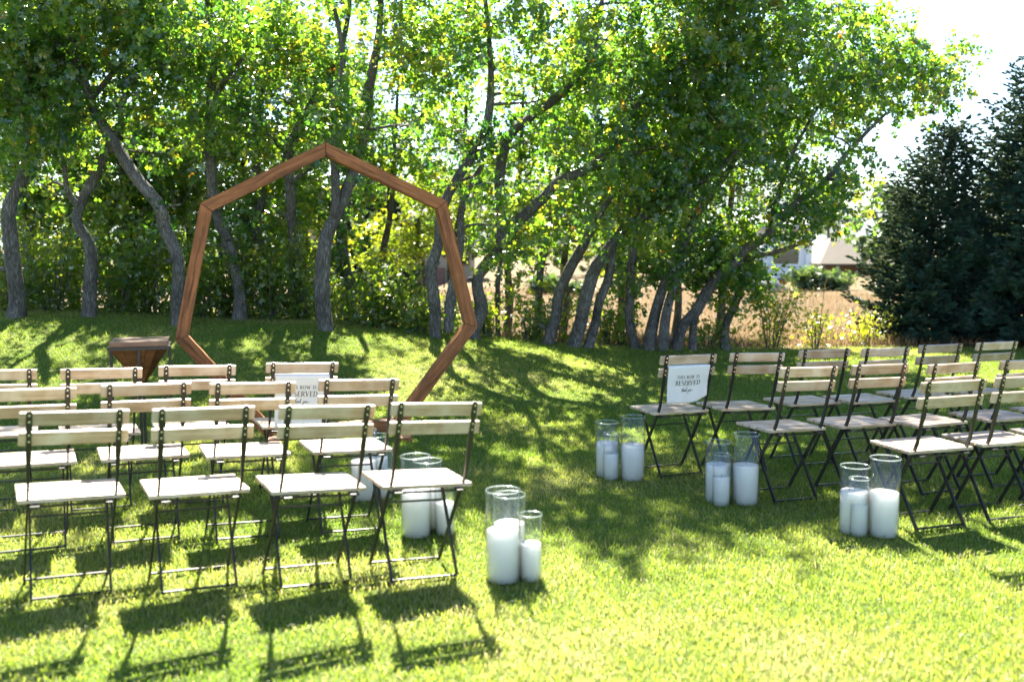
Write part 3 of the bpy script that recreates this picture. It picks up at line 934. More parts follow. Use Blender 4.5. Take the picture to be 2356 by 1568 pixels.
SH = [  # label, px, D, height, radius, leaves
 ('dark leafy shrub at the far left edge beneath the crooked oak', 20, 11.5, 0.95, 0.55, 1300),
 ('dark leafy shrub left of the swerving pale trunk', 120, 11.7, 1.0, 0.6, 1500),
 ('bushy shrub just right of the swerving pale trunk', 262, 11.6, 0.95, 0.55, 1500),
 ('bushy shrub left of the foot of the long leaning oak', 350, 11.8, 1.0, 0.5, 1300),
 ('dark shrub behind the left upright beam of the arch', 450, 11.5, 0.95, 0.5, 1300),
 ('leafy shrub inside the arch near its left side', 530, 11.9, 1.0, 0.55, 1400),
 ('leafy shrub inside the arch under the wavy thin oak', 620, 11.6, 0.85, 0.5, 1300),
 ('leafy shrub left of the pale oak in the arch', 695, 11.8, 0.9, 0.45, 1200),
 ('low shrub right of the pale oak in the arch', 830, 11.6, 0.72, 0.55, 1300),
 ('spreading shrub in front of the house deck inside the arch', 905, 11.9, 0.62, 0.55, 1200),
 ('low shrub beside the twin stemmed oak inside the arch', 960, 11.5, 0.45, 0.35, 700),
 ('small seedling shrub at the right corner of the arch', 1120, 11.9, 0.38, 0.25, 380),
 ('small green shrub left of the leaning oak in mid picture', 1215, 12.2, 0.50, 0.32, 520),
 ('small sunlit shrub left of the double trunked oak', 1290, 12.5, 0.55, 0.32, 480),
 ('sunlit seedling shrub right of the double trunked oak', 1400, 12.5, 0.55, 0.30, 480),
 ('low shrub by the bare straight oak stem', 1432, 12.9, 0.60, 0.28, 420),
 ('leafy shrub right of the twin oak above the reserved chair', 1630, 12.7, 0.50, 0.32, 520),
]
SH += [
 ('scrub of the back row at the left edge', 60, 12.9, 1.15, 0.65, 1100),
 ('scrub of the back row behind the swerving pale trunk', 190, 13.1, 1.15, 0.65, 1100),
 ('scrub of the back row left of the long leaning oak', 320, 12.9, 1.1, 0.65, 1100),
 ('scrub of the back row behind the left arch beam', 480, 13.0, 1.15, 0.65, 1100),
 ('scrub of the back row inside the left half of the arch', 590, 13.2, 1.1, 0.65, 1100),
 ('scrub of the back row left of the stout short oak', 730, 13.2, 0.95, 0.6, 1000),
]
for i, (lab, px, D, h, rad, n) in enumerate(SH):
    shrub(lab, (px - 1178) / FV * D, D, h * (0.75, 1.1, 0.9, 1.2)[i % 4], rad, int(n * 0.68), 300 + i, tb=0.12)
SY = [
 ('bright yellow green bush in the sunny gap beside the hooked oak', 1775, 12.9, 0.90, 0.50, 900),
 ('low yellow green weeds left of the first spruce', 1975, 13.6, 0.45, 0.50, 450),
 ('small bright weed clump behind the middle right chairs', 1880, 13.0, 0.50, 0.25, 300),
 ('yellow green weeds under the first spruce', 2080, 14.6, 0.50, 0.7, 1000),
 ('yellow green weeds between the two front spruces', 2230, 14.8, 0.55, 0.7, 900),
]
for i, (lab, px, D, h, rad, n) in enumerate(SY):
    shrub(lab, (px - 1178) / FV * D, D, h, rad, n, 340 + i, 'lime_leaf', 'yellow green weeds by the field', 0.06, 0.25)

rgc = np.random.default_rng(77)
n = 9000
gy = rgc.uniform(11.75, 17.0, n); gx_ = rgc.uniform(-0.56, -0.02, n) * gy
gp = np.stack([gx_, gy, tz(gx_, gy) + 0.02 + 0.42 * rgc.random(n) ** 1.6], 1)
V, F, T = leaf_arrays(gp, 0.075 * rgc.uniform(0.6, 1.3, n), np.clip(rgc.normal(0.45, 0.2, n), 0, 1), rgc)
tag(obj('ground_cover', arrays_mesh('ground_cover', V, F, 3, T), M['shrub_leaf']), 'low leafy ground cover beneath the thicket on the left', 'ground cover', kind='stuff')

# tall dry stalk in the weeds
p = at(1882, 800, 13.2)
st = empty('dry_stalk', (p.x, 13.2, terrain(p.x, 13.2)), 0, 'single tall dry weed stalk standing left of the first spruce', 'weed')
bm = bmesh.new()
tube(bm, smooth_path([(Vector((0, 0, -0.03)), 0.006), (Vector((0.03, 0, 0.45)), 0.005), (Vector((0.09, 0.02, 0.95)), 0.003)], 4), 5, 0)
obj('stem', bm_mesh('stalk_stem', bm, True), simple('stalk', (0.30, 0.18, 0.08), 0.9), st)
bm = bmesh.new()
for k in range(14):
    zz = 0.72 + 0.016 * k
    tube(bm, [(Vector((0.06 + 0.03 * k / 14, 0.01, zz)), 0.003), (Vector((0.06 + 0.03 * k / 14 + random.uniform(-.03, .03), random.uniform(-.03, .03), zz + 0.035)), 0.002)], 4, 0)
obj('seed_head', bm_mesh('stalk_seed', bm), simple('seed', (0.42, 0.30, 0.14), 0.9), st)

# ------------------------------------------------------------------ spruces
_S = []
for a in range(3):
    an = a * math.pi / 3
    c, s = math.cos(an), math.sin(an)
    _S += [(0, 0, 0), (c * 0.16, 0.45, s * 0.16), (0, 1, 0), (-c * 0.16, 0.45, -s * 0.16)]
_S = np.array(_S, np.float32)
_SF = np.array([(0, 1, 2), (0, 2, 3), (4, 5, 6), (4, 6, 7), (8, 9, 10), (8, 10, 11)])
def spruce(label, x, D, top, rad, seed, lean=0.0, nb=150, mat='needle', sprig=0.115, gap=0.38, group='blue spruces at the right'):
    rnd = random.Random(seed); rng = np.random.default_rng(seed)
    base = Vector((x, D, terrain(x, D)))
    t = empty('spruce_tree', base, 0, label, 'tree', group)
    H = top - base.z
    bm = bmesh.new()
    path = [(Vector((lean * (k / 8) ** 2, 0, -0.1 + (H + 0.05) * k / 8)), max(0.006, 0.075 * (1 - k / 8.2) + 0.004)) for k in range(9)]
    tube(bm, path, 8, 0.08, rnd)
    P, Dr, S = [], [], []
    for i in range(nb):
        f = (i + rnd.random()) / nb
        z = gap + (H - gap - 0.04) * f
        prof = min(1.0, 0.72 + 1.6 * f) * (1 - max(0, f - 0.12) / 0.90) ** 0.62
        L = rad * prof * rnd.uniform(0.72, 1.12) + 0.06
        az = i * 2.399 + rnd.uniform(-.4, .4)
        o = Vector((math.cos(az), math.sin(az), 0))
        up = 0.10 + 0.75 * f ** 1.5
        sx = lean * (z / H) ** 2
        pts_ = []
        for k in range(7):
            u = k / 6
            zz = z + L * (up * u - 0.26 * (1 - f) * math.sin(u * math.pi * 0.75) + 0.14 * u * u)
            pts_.append(Vector((sx, 0, 0)) + o * (L * u) + Vector((0, 0, zz)))
        tube(bm, [(q, 0.013 * (1 - 0.8 * k / 6) * (0.5 + 0.5 * (1 - f))) for k, q in enumerate(pts_)], 4, 0, rnd)
        sd = Vector((-o.y, o.x, 0))
        nt2 = max(3, int(L / 0.085))
        for k in range(nt2 + 1):
            u = 0.16 + 0.84 * k / nt2
            q0 = pts_[min(5, int(u * 6))].lerp(pts_[min(6, int(u * 6) + 1)], min(1.0, u * 6 - min(5, int(u * 6))))
            for side in ((-1, 1) if k < nt2 else (0,)):
                tl = (0.07 + 0.36 * L * (1 - u) ** 0.8 * min(1, u * 3)) * rnd.uniform(0.6, 1.2)
                td = (o * 0.75 + sd * side * 0.75 + Vector((0, 0, rnd.uniform(-.18, .22)))).normalized()
                ns = max(2, int(tl / 0.045))
                for w_ in range(ns):
                    q = q0 + td * tl * (w_ + 0.3) / ns + Vector((rnd.uniform(-.012, .012), rnd.uniform(-.012, .012), rnd.uniform(-.012, .012)))
                    for rep_ in range(2):
                        d = (td + Vector((rnd.uniform(-.6, .6), rnd.uniform(-.6, .6), rnd.uniform(-.25, .6)))).normalized()
                        P.append(q[:]); Dr.append(d[:]); S.append(sprig * rnd.uniform(0.6, 1.1) * (0.7 + 0.3 * (1 - f)))
    for k in range(60):                       # leader
        f = rnd.random()
        q = Vector((lean, 0, H - 0.45 * f)); a = rnd.uniform(0, 6.28)
        P.append(q[:]); Dr.append(Vector((math.cos(a) * .5, math.sin(a) * .5, 0.9)).normalized()[:]); S.append(sprig * 0.7)
    obj('trunk', bm_mesh('spruce_trunk', bm, True), M['bark'], t)
    P = np.array(P); Dr = np.array(Dr); S = np.array(S)
    n = len(P)
    a = rng.normal(size=(n, 3)); a -= Dr * np.sum(a * Dr, 1)[:, None]; a /= np.linalg.norm(a, axis=1)[:, None]
    b = np.cross(Dr, a)
    V = P[:, None] + S[:, None, None] * (a[:, None] * _S[None, :, 0:1] + Dr[:, None] * _S[None, :, 1:2] + b[:, None] * _S[None, :, 2:3])
    F = (np.arange(n)[:, None, None] * 12 + _SF[None]).reshape(-1)
    T = np.repeat(np.clip(rng.normal(0.42, 0.22, n), 0, 1), 12)
    c = obj('crown', arrays_mesh('spruce_crown', V.reshape(-1, 3), F, 3, T), M[mat], t)
    c['kind'] = 'stuff'
    return t
def gx(px, D): return (px - 1178) / FV * D
spruce('blue spruce left of the others, dark trunk showing at its foot', gx(2125, 14.2), 14.2, at(2125, 295, 14.2).z, 1.02, 401, 0.30, 200, sprig=0.125, gap=0.16)
spruce('tallest blue spruce cut by the right edge of the picture', gx(2375, 13.6), 13.6, at(2385, 140, 13.6).z, 1.22, 402, 0.0, 235, sprig=0.125, gap=0.16)
spruce('short blue spruce filling in between the two larger spruces', gx(2268, 15.6), 15.6, at(2268, 400, 15.6).z, 0.85, 403, 0.0, 130, gap=0.16)
spruce('distant dark conifer seen through the arch beside the bright oak', gx(868, 30), 30, at(868, 395, 30).z, 1.5, 404, 0, 120, 'needle', 0.26, 0.8, 'far trees')

# far broadleaf trees round the houses
FT = [
 ('hazy green tree behind the white house corner, left of the tan roof', 1905, 60, 500, 50, 60),
 ('far green tree closing the gap behind the arch shrubs', 1010, 44, 560, 90, 90),
 ('far green tree behind the house with the deck', 730, 52, 500, 160, 120),
 ('far green tree behind the mid picture trunks', 1400, 50, 560, 170, 70),
 ('far green tree behind the first spruce', 2060, 48, 520, 90, 100),
]
for i, (lab, px, D, py, rx, ry) in enumerate(FT):
    grow_tree('broadleaf_tree', lab, D, [[(px, 650, 10), (px + 3, 600, 9), (px, py + 20, 6)]], [(px, py, rx, ry, 0, 2.0)], 'far trees', leaf='far_leaf',
              lsize=0.34, seed=500 + i, dens=0.16, leaves_per=130, blob_r=0.95)
def far_bush(label, px, py, D, rx, ry, seed):
    c = at(px, py, D)
    sh = shrub(label, c.x, D, (c.z - terrain(c.x, D)) + ry * D / FV, rx * D / FV, 900, seed, 'far_leaf', 'bushes by the houses', 0.20)
    return sh
far_bush('rounded dark juniper below the corner of the white house', 1860, 640, 36, 46, 30, 601)
far_bush('low dark juniper beneath the tan roofed house', 1925, 645, 36, 50, 22, 602)
far_bush('dark foundation bush against the white house wall', 1700, 650, 40, 40, 14, 603)
far_bush('dark bush at the far edge of the dry field in mid picture', 1245, 655, 31, 40, 16, 604)
far_bush('grey green sage bush at the near edge of the houses', 1330, 668, 30, 35, 10, 605)

# boulders
def boulder(label, px, py, D, s, seed):
    rnd = random.Random(seed)
    c = at(px, py, D)
    bm = bmesh.new()
    bmesh.ops.create_icosphere(bm, subdivisions=3, radius=1)
    for v in bm.verts:
        q = v.co
        f = 1 + 0.16 * math.sin(q.x * 3.1 + seed) + 0.14 * math.sin(q.y * 3.7 + seed * 2) + 0.10 * math.sin(q.z * 5 + q.x * 4 + seed)
        v.co = Vector((q.x * s[0] * f, q.y * s[1] * f, max(-0.25, q.z) * s[2] * f * (1.1 - 0.3 * q.x)))
    o = obj('boulder', bm_mesh('boulder', bm, False), M['boulder'], None, (c.x, D, terrain(c.x, D)))
    tag(o, label, 'rock', 'boulders by the houses')
boulder('pale angular boulder below the white house', 1783, 672, 34, (0.48, 0.4, 0.42), 3)
boulder('smaller grey boulder left of the pale boulder', 1738, 668, 35, (0.45, 0.4, 0.36), 5)
boulder('grey rock behind the far right chairs under the spruces', 2362 - 65, 795, 13.0, (0.15, 0.15, 0.10), 8)

# ------------------------------------------------------------------ houses
def window(parent, c, wdt, hgt, mat_f='trim_white', ny=-1.0):
    """Window in a wall that faces -Y; c = centre on the wall face."""
    bm = bmesh.new()
    fw = 0.09
    for sx, sz, ox, oz in ((wdt + fw, fw, 0, hgt / 2), (wdt + fw, fw, 0, -hgt / 2)):
        add_box(bm, Vector((c[0] + ox, c[1] - 0.03, c[2] + oz)), (sx, 0.10, sz))
    for s in (-1, 1):
        add_box(bm, Vector((c[0] + s * wdt / 2, c[1] - 0.028, c[2])), (fw, 0.10, hgt - fw))
    f = obj('window', bm_mesh('window_frame', bm), M[mat_f], parent)
    obj('pane', box_mesh('pane', (c[0], c[1] - 0.012, c[2]), (wdt - fw, 0.02, hgt - fw)), M['pane'], f)

# white lap-sided house
D = 45.0
hx0, hx1 = gx(1640, D), gx(1858, D)
hz0 = -0.25
hz1 = at(1600, 525, D).z
ho = empty('white_house', ((hx0 + hx1) / 2, D + 4, hz0), 0, 'white lap sided house beyond the field behind the oaks', 'house')
W = hx1 - hx0
Hh = hz1 - hz0
obj('wall', box_mesh('house_core', (0, 0, Hh / 2), (W, 8.0, Hh)), M['siding'], ho)
nbd = int(Hh / 0.20)
bmh = bmesh.new()
loft(bmh, [[Vector((x, -4.035, 0)), Vector((x, -4.005, 0)), Vector((x, -4.005, 0.205)), Vector((x, -4.015, 0.205))] for x in (-W / 2, W / 2)])
bme = bm_mesh('siding_board', bmh)
for k in range(nbd):
    obj('siding_board', bme, M['siding'], ho, (0, 0, 0.02 + k * 0.20))
for s in (-1, 1):
    obj('corner_board', box_mesh('corner_board', (s * (W / 2 - 0.02), -4.03, Hh / 2), (0.26, 0.12, Hh + 0.02)), M['trim_white'], ho)
window(ho, (W / 2 - 1.05, -4.04, 1.15), 1.25, 0.85)
window(ho, (-W / 2 + 1.2, -4.04, 0.95), 1.0, 1.0)
bmh = bmesh.new()
loft(bmh, [[Vector((x, -4.6, Hh - 0.05)), Vector((x, 0, Hh + 0.5)), Vector((x, 4.6, Hh - 0.05)), Vector((x, 4.6, Hh + 0.12)), Vector((x, 0, Hh + 0.7)), Vector((x, -4.6, Hh + 0.12))] for x in (-W / 2 - 0.4, W / 2 + 0.4)])
obj('roof', bm_mesh('house_roof', bmh), M['roof_grey'], ho)

# tan-roofed house at the right
D = 50.0
c = at(1950, 600, D)
ho = empty('tan_roofed_house', (c.x + 1.2, D + 3, -0.3), 0, 'low brown house with a pale tan roof left of the first spruce', 'house')
zr = at(1950, 611, D).z + 0.3
obj('wall', box_mesh('tan_house_wall', (0, 0, zr / 2), (4.6, 6.0, zr)), M['brown_wall'], ho)
bmh = bmesh.new()
zt = at(1950, 545, D).z + 0.3
loft(bmh, [[Vector((-2.7, -3.4, zr - 0.02)), Vector((2.7, -3.4, zr - 0.02)), Vector((2.7, 3.4, zr - 0.02)), Vector((-2.7, 3.4, zr - 0.02))],
           [Vector((-2.7, -3.4, zr + 0.10)), Vector((2.7, -3.4, zr + 0.10)), Vector((2.7, 3.4, zr + 0.10)), Vector((-2.7, 3.4, zr + 0.10))],
           [Vector((-1.1, -0.1, zt)), Vector((1.6, -0.1, zt)), Vector((1.6, 0.1, zt)), Vector((-1.1, 0.1, zt))]])
obj('roof', bm_mesh('tan_house_roof', bmh), M['roof_tan'], ho)
window(ho, (1.0, -3.0, zr * 0.55), 0.9, 0.7)

# house with the deck seen through the arch
D = 42.0
c = at(850, 640, D)
gz = terrain(c.x, D)
ho = empty('deck_house', (c.x, D + 3.0, gz), 0, 'tan house with a white railed deck seen through the arch', 'house')
zd = c.z - gz
obj('wall', box_mesh('deck_house_wall', (0.2, 1.0, (zd + 2.4) / 2), (8.0, 5.0, zd + 2.4)), M['tan_wall'], ho)
obj('chimney_breast', box_mesh('deck_chimney', (2.5, -1.75, (zd + 0.4) / 2), (1.1, 0.5, zd + 0.4)), M['brick_wall'], ho)
obj('deck', box_mesh('deck', (-0.1, -2.4, zd), (3.4, 1.75, 0.34)), M['trim_white'], ho)
for x in (-1.7, 0.05, 1.5):
    obj('post', box_mesh('deck_post', (x, -3.1, (zd - 0.18) / 2), (0.20, 0.20, zd - 0.18)), M['trim_white'], ho)
ra = obj('railing', box_mesh('rail', (-0.1, -3.2, zd + 1.02), (3.4, 0.08, 0.08)), M['trim_white'], ho)
bal = box_mesh('baluster', (0, 0, 0.6), (0.05, 0.05, 0.80))
for k in range(22):
    obj('baluster', bal, M['trim_white'], ra, (-1.75 + k * 0.157, -3.2, zd - 0.02))
window(ho, (0.35, -1.5, zd + 1.1), 1.0, 1.5)
window(ho, (1.55, -1.5, zd + 1.1), 0.9, 1.5)
window(ho, (0.8, -1.5, zd * 0.5), 1.1, 0.9)
bmh = bmesh.new()
loft(bmh, [[Vector((x, -2.3, zd + 2.35)), Vector((x, 1, zd + 3.6)), Vector((x, 4.3, zd + 2.35)), Vector((x, 4.3, zd + 2.55)), Vector((x, 1, zd + 3.8)), Vector((x, -2.3, zd + 2.55))] for x in (-4.2, 4.6)])
obj('roof', bm_mesh('deck_house_roof', bmh), M['roof_tan'], ho)

# ------------------------------------------------------------------ heptagon arch
base = on_ground(772, 1001, 0.035)
ARW, ADEP, AR = 0.087, 0.115, 1.138
AYAW = R(16)
arch = empty('wooden_arch', (base.x, base.y, terrain(base.x, base.y)), AYAW, 'large seven sided stained wooden arch standing on the lawn behind the left chairs', 'arch')
arch.rotation_euler = (0, R(-1.1), AYAW)
ca = math.cos(math.pi / 7)
zc = AR * ca + 0.012
outer = [(AR * math.cos(R(90 + k * 360 / 7)), AR * math.sin(R(90 + k * 360 / 7))) for k in range(7)]
RI = AR - ARW / ca
inner = [(RI * math.cos(R(90 + k * 360 / 7)), RI * math.sin(R(90 + k * 360 / 7))) for k in range(7)]
for k in range(7):
    a0, a1 = Vector((*outer[k], 0)), Vector((*outer[(k + 1) % 7], 0))
    i0, i1 = Vector((*inner[k], 0)), Vector((*inner[(k + 1) % 7], 0))
    mid = (a0 + a1 + i0 + i1) / 4
    ang = math.atan2((a1 - a0).y, (a1 - a0).x)
    rot = Matrix.Rotation(-ang, 3, 'Z')
    bm = bmesh.new()
    q = [rot @ (v - mid) for v in (a0, a1, i1, i0)]
    shrink = 0.0012
    for v in q: v.x -= math.copysign(shrink, v.x)
    loft(bm, [[Vector((v.x, y, v.y)) for v in q] for y in (-ADEP / 2, ADEP / 2)])
    bmesh.ops.bevel(bm, geom=bm.edges[:], offset=0.004, segments=2, affect='EDGES')
    o = obj('beam', bm_mesh('arch_beam', bm), M['arch_wood'], arch, (mid.x, 0, zc + mid.y), (0, -ang, 0))
for s in (-1, 1):      # feet that keep it upright
    bm = bmesh.new()
    add_box(bm, Vector((0, 0, 0)), (0.90, 0.088, 0.038), None, 0.003)
    obj('foot_board', bm_mesh('arch_foot', bm), M['arch_wood'], arch, (s * 0.46, 0.0, 0.020 + (0.012 if s < 0 else 0.0)), (0, 0, math.pi / 2))

# ------------------------------------------------------------------ pyramid stand
SX, SY_ = gx(325, 6.75), 6.70
stand = empty('pyramid_stand', (SX, SY_, terrain(SX, SY_)), R(17), 'inverted wooden pyramid stand in a thin black metal frame left of the arch', 'stand')
SH_, HS = 0.80, 0.182
sq = [(-HS, -HS), (HS, -HS), (HS, HS), (-HS, HS)]
bm = bmesh.new()
loft(bm, [[Vector((x * f, y * f, z)) for x, y in sq] for z, f in ((SH_ - 0.034, 0.985), (SH_, 1.0))])
bmesh.ops.bevel(bm, geom=bm.edges[:], offset=0.003, segments=1, affect='EDGES')
obj('top', bm_mesh('stand_top', bm), M['stand_top'], stand)
for k in range(4):           # planked faces of the pyramid
    a, b = Vector((*[v * 0.97 for v in sq[k]], SH_ - 0.036)), Vector((*[v * 0.97 for v in sq[(k + 1) % 4]], SH_ - 0.036))
    apex = Vector((0, 0, SH_ - 0.315))
    nrm = (b - a).cross(apex - a).normalized()
    if nrm.dot(a + b) < 0: nrm = -nrm
    cuts = [0, 0.2, 0.46, 0.62, 0.83, 1.0]
    for c0, c1 in zip(cuts[:-1], cuts[1:]):
        p0, p1 = a.lerp(b, c0 + 0.004), a.lerp(b, c1 - 0.004)
        e0, e1 = apex.lerp(p0, 0.02), apex.lerp(p1, 0.02)
        bm = bmesh.new()
        pr = 0.002 * ((k + int(c0 * 10)) % 3)
        loft(bm, [[v + nrm * d for v in (p0, p1, e1, e0)] for d in (-0.012, pr)])
        obj('plank', bm_mesh('stand_plank', bm), M['stand_wood'], stand)
for k in range(4):
    a, b = Vector((*[v * 1.03 for v in sq[k]], SH_ - 0.044)), Vector((*[v * 1.03 for v in sq[(k + 1) % 4]], SH_ - 0.044))
    m_ = (a + b) / 2
    obj('leg', box_mesh('stand_leg', (m_.x, m_.y, (SH_ - 0.056) / 2), (0.019, 0.019, SH_ - 0.056), 0.002), M['black_metal'], stand)
    bm = bmesh.new()
    flat_bar(bm, a, b, 0.020, 0.012, Vector((0, 0, 1)))
    obj('top_rail', bm_mesh('stand_rail', bm), M['black_metal'], stand)

# ------------------------------------------------------------------ chairs
UP = [(-0.112, 0.795), (-0.100, 0.735), (-0.091, 0.69), (-0.076, 0.62), (-0.062, 0.56), (-0.042, 0.475), (-0.022, 0.428), (0.008, 0.385), (0.232, 0.0)]
def up_y(z):
    zs = [q[1] for q in UP][::-1]; ys_ = [q[0] for q in UP][::-1]
    return float(np.interp(z, zs, ys_))
def chair_meshes():
    m = {}
    bm = bmesh.new()
    add_box(bm, Vector((0, 0, 0)), (0.402, 0.0525, 0.017), None, 0.003)
    m['seat_slat'] = bm_mesh('seat_slat', bm)
    bm = bmesh.new()
    add_box(bm, Vector((0, 0, 0)), (0.402, 0.020, 0.056), None, 0.005)
    m['back_slat'] = bm_mesh('back_slat', bm)
    # upright that bends under the seat and runs on to the front foot
    bm = bmesh.new()
    hw = {0: 0.0100, 1: 0.0118, 2: 0.0090, 3: 0.0115, 4: 0.0075, 5: 0.0045, 6: 0.004, 7: 0.004, 8: 0.004}
    ht = {0: 0.0025, 1: 0.0025, 2: 0.0025, 3: 0.003, 4: 0.006, 5: 0.0090, 6: 0.010, 7: 0.0095, 8: 0.009}
    path = [(UP[0], 0)] + [(UP[k], k) for k in range(1, 9)]
    rings = []
    for i, (q, k) in enumerate(path):
        a = path[max(0, i - 1)][0]; b = path[min(len(path) - 1, i + 1)][0]
        d = Vector((0, b[0] - a[0], b[1] - a[1])).normalized()
        nn = Vector((0, -d.z, d.y))
        c = Vector((0, q[0], q[1]))
        rings.append([c + Vector((sx * hw[k], 0, 0)) + nn * st * ht[k] for sx, st in ((-1, -1), (1, -1), (1, 1), (-1, 1))])
    loft(bm, rings)
    m['back_upright'] = bm_mesh('back_upright', bm)
    bm = bmesh.new()
    flat_bar(bm, (0, 0.215, 0.412), (0, -0.060, 0.0), 0.008, 0.019)
    m['leg'] = bm_mesh('chair_leg', bm)
    def bar(name, p, q, wv, wt):
        bm = bmesh.new()
        flat_bar(bm, p, q, wv, wt, Vector((0, 0, 1)))
        m[name] = bm_mesh(name, bm)
    bar('seat_crossbar', (-0.168, -0.034, 0.400), (0.168, -0.034, 0.400), 0.006, 0.018)
    bar('stretcher', (-0.146, 0.150, 0.315), (0.146, 0.150, 0.315), 0.006, 0.016)
    bar('front_foot_bar', (-0.166, 0.216, 0.030), (0.166, 0.216, 0.030), 0.007, 0.016)
    bar('rear_foot_bar', (-0.148, -0.042, 0.028), (0.148, -0.042, 0.028), 0.007, 0.016)
    bm = bmesh.new()
    flat_bar(bm, (0, -0.030, 0.407), (0, 0.280, 0.407), 0.010, 0.014, Vector((0, 0, 1)))
    m['seat_rail'] = bm_mesh('seat_rail', bm)
    bm = bmesh.new()
    add_box(bm, Vector((0, 0, 0)), (0.034, 0.034, 0.004), None, 0.001)
    m['bracket'] = bm_mesh('bracket', bm)
    bm = bmesh.new()
    bmesh.ops.create_cone(bm, cap_ends=True, segments=8, radius1=0.0052, radius2=0.0040, depth=0.004, matrix=Matrix.Rotation(math.pi / 2, 4, 'X'))
    m['bolt'] = bm_mesh('bolt', bm)
    return m
CM = chair_meshes()
BL = M['black_metal']
def make_chair(x, y, yaw, lean, label, group, rnd):
    t = empty('folding_chair', (x, y, terrain(x, y)), yaw, label, 'chair', group)
    t.rotation_euler = (0, lean, yaw)        # feet settled unevenly in the turf
    for k in range(5):
        obj('seat_slat', CM['seat_slat'], M['slat_wood'], t, (rnd.uniform(-.001, .001), -0.006 + k * 0.0635, 0.4215 + rnd.uniform(-.0006, .0006)))
    for zz in (0.762, 0.682):
        o = obj('back_slat', CM['back_slat'], M['slat_wood'], t, (rnd.uniform(-.0015, .0015), up_y(zz) + 0.0135, zz))
        o.rotation_euler = (R(12.5), 0, 0)
    for s in (-1, 1):
        u = obj('back_upright', CM['back_upright'], BL, t, (s * 0.164, 0, 0))
        for zz in (0.778, 0.752, 0.698, 0.672):
            obj('bolt', CM['bolt'], M['bolt_steel'], u, (0, up_y(zz) - 0.0035, zz))
        obj('leg', CM['leg'], BL, t, (s * 0.149, 0, 0))
        obj('seat_rail', CM['seat_rail'], BL, t, (s * 0.138, 0, 0))
        obj('bracket', CM['bracket'], BL, t, (s * 0.140, -0.046, 0.4060))
    for nme in ('seat_crossbar', 'stretcher', 'front_foot_bar', 'rear_foot_bar'):
        obj(nme, CM[nme], BL, t)
    return t

GL = 'chairs in the left block'
GR = 'chairs in the right block'
CH = [  # x, y, yaw and sideways lean in degrees, label
 (-1.808, 3.956, 28, 2.9, 'folding slat chair in the nearest left row, at the left edge', GL),
 (-1.312, 4.037, 27.2, 2.3, 'folding slat chair in the nearest left row, second from left', GL),
 (-0.838, 4.085, 26.5, 3.6, 'folding slat chair in the nearest left row, third from left', GL),
 (-0.393, 4.178, 25, 3.4, 'folding slat chair in the nearest left row, at the aisle beside the nearest candles', GL),
 (-2.263, 4.56, 26, 1.6, 'folding slat chair in the middle left row, cut by the left edge', GL),
 (-1.78, 4.72, 25.7, 1.6, 'folding slat chair in the middle left row, second from left', GL),
 (-1.3, 4.761, 24.2, 2.5, 'folding slat chair in the middle left row, third from left', GL),
 (-0.816, 4.87, 24.8, 2.8, 'folding slat chair in the middle left row, at the aisle', GL),
 (-2.769, 5.233, 25, 2, 'folding slat chair in the farthest left row, cut by the left edge', GL),
 (-2.233, 5.292, 25.9, 2, 'folding slat chair in the farthest left row, in front of the pyramid stand', GL),
 (-1.765, 5.414, 25, 2.2, 'folding slat chair in the farthest left row, before the lower left arch beam', GL),
 (-1.228, 5.541, 24.3, 2.5, 'folding slat chair in the farthest left row, reserved cloth on its back', GL),
 (1.051, 6.2, 22.5, 0.4, 'folding slat chair in the farthest right row with the reserved cloth on its back', GR),
 (1.49, 6.315, 21, 1.9, 'folding slat chair in the farthest right row, next to the reserved one', GR),
 (1.99, 6.515, 21.5, 0.7, 'folding slat chair in the farthest right row, third from the aisle', GR),
 (2.415, 6.6, 23, 0.8, 'folding slat chair in the farthest right row, fourth from the aisle', GR),
 (2.872, 6.828, 25.2, 0.8, 'folding slat chair in the farthest right row, second from the right edge', GR),
 (3.342, 7.007, 25.2, 0.8, 'folding slat chair in the farthest right row, last at the right edge', GR),
 (1.597, 5.59, 24.6, 2, 'folding slat chair in the middle right row, at the aisle', GR),
 (2.053, 5.72, 22.1, 1.1, 'folding slat chair in the middle right row, second from the aisle', GR),
 (2.504, 5.77, 24.1, 0.3, 'folding slat chair in the middle right row, third from the aisle', GR),
 (3.0, 5.94, 22, 0.7, 'folding slat chair in the middle right row, its back cut by the right edge', GR),
 (3.47, 6.12, 22, 0.5, 'folding slat chair in the middle right row, only its seat showing at the right edge', GR),
 (2.19, 5.045, 18.5, 0, 'folding slat chair in the nearest right row, at the aisle behind the candles', GR),
 (2.642, 5.217, 18, 0.2, 'folding slat chair in the nearest right row, its back cut by the right edge', GR),
 (3.1, 5.38, 18, 0.2, 'folding slat chair in the nearest right row, only a seat corner showing', GR),
]
rnd = random.Random(3)
CHAIRS = []
for cx, cy_, yw, tl, lab, grp in CH:
    CHAIRS.append(make_chair(cx, cy_, R(yw), R(tl), lab, grp, rnd))

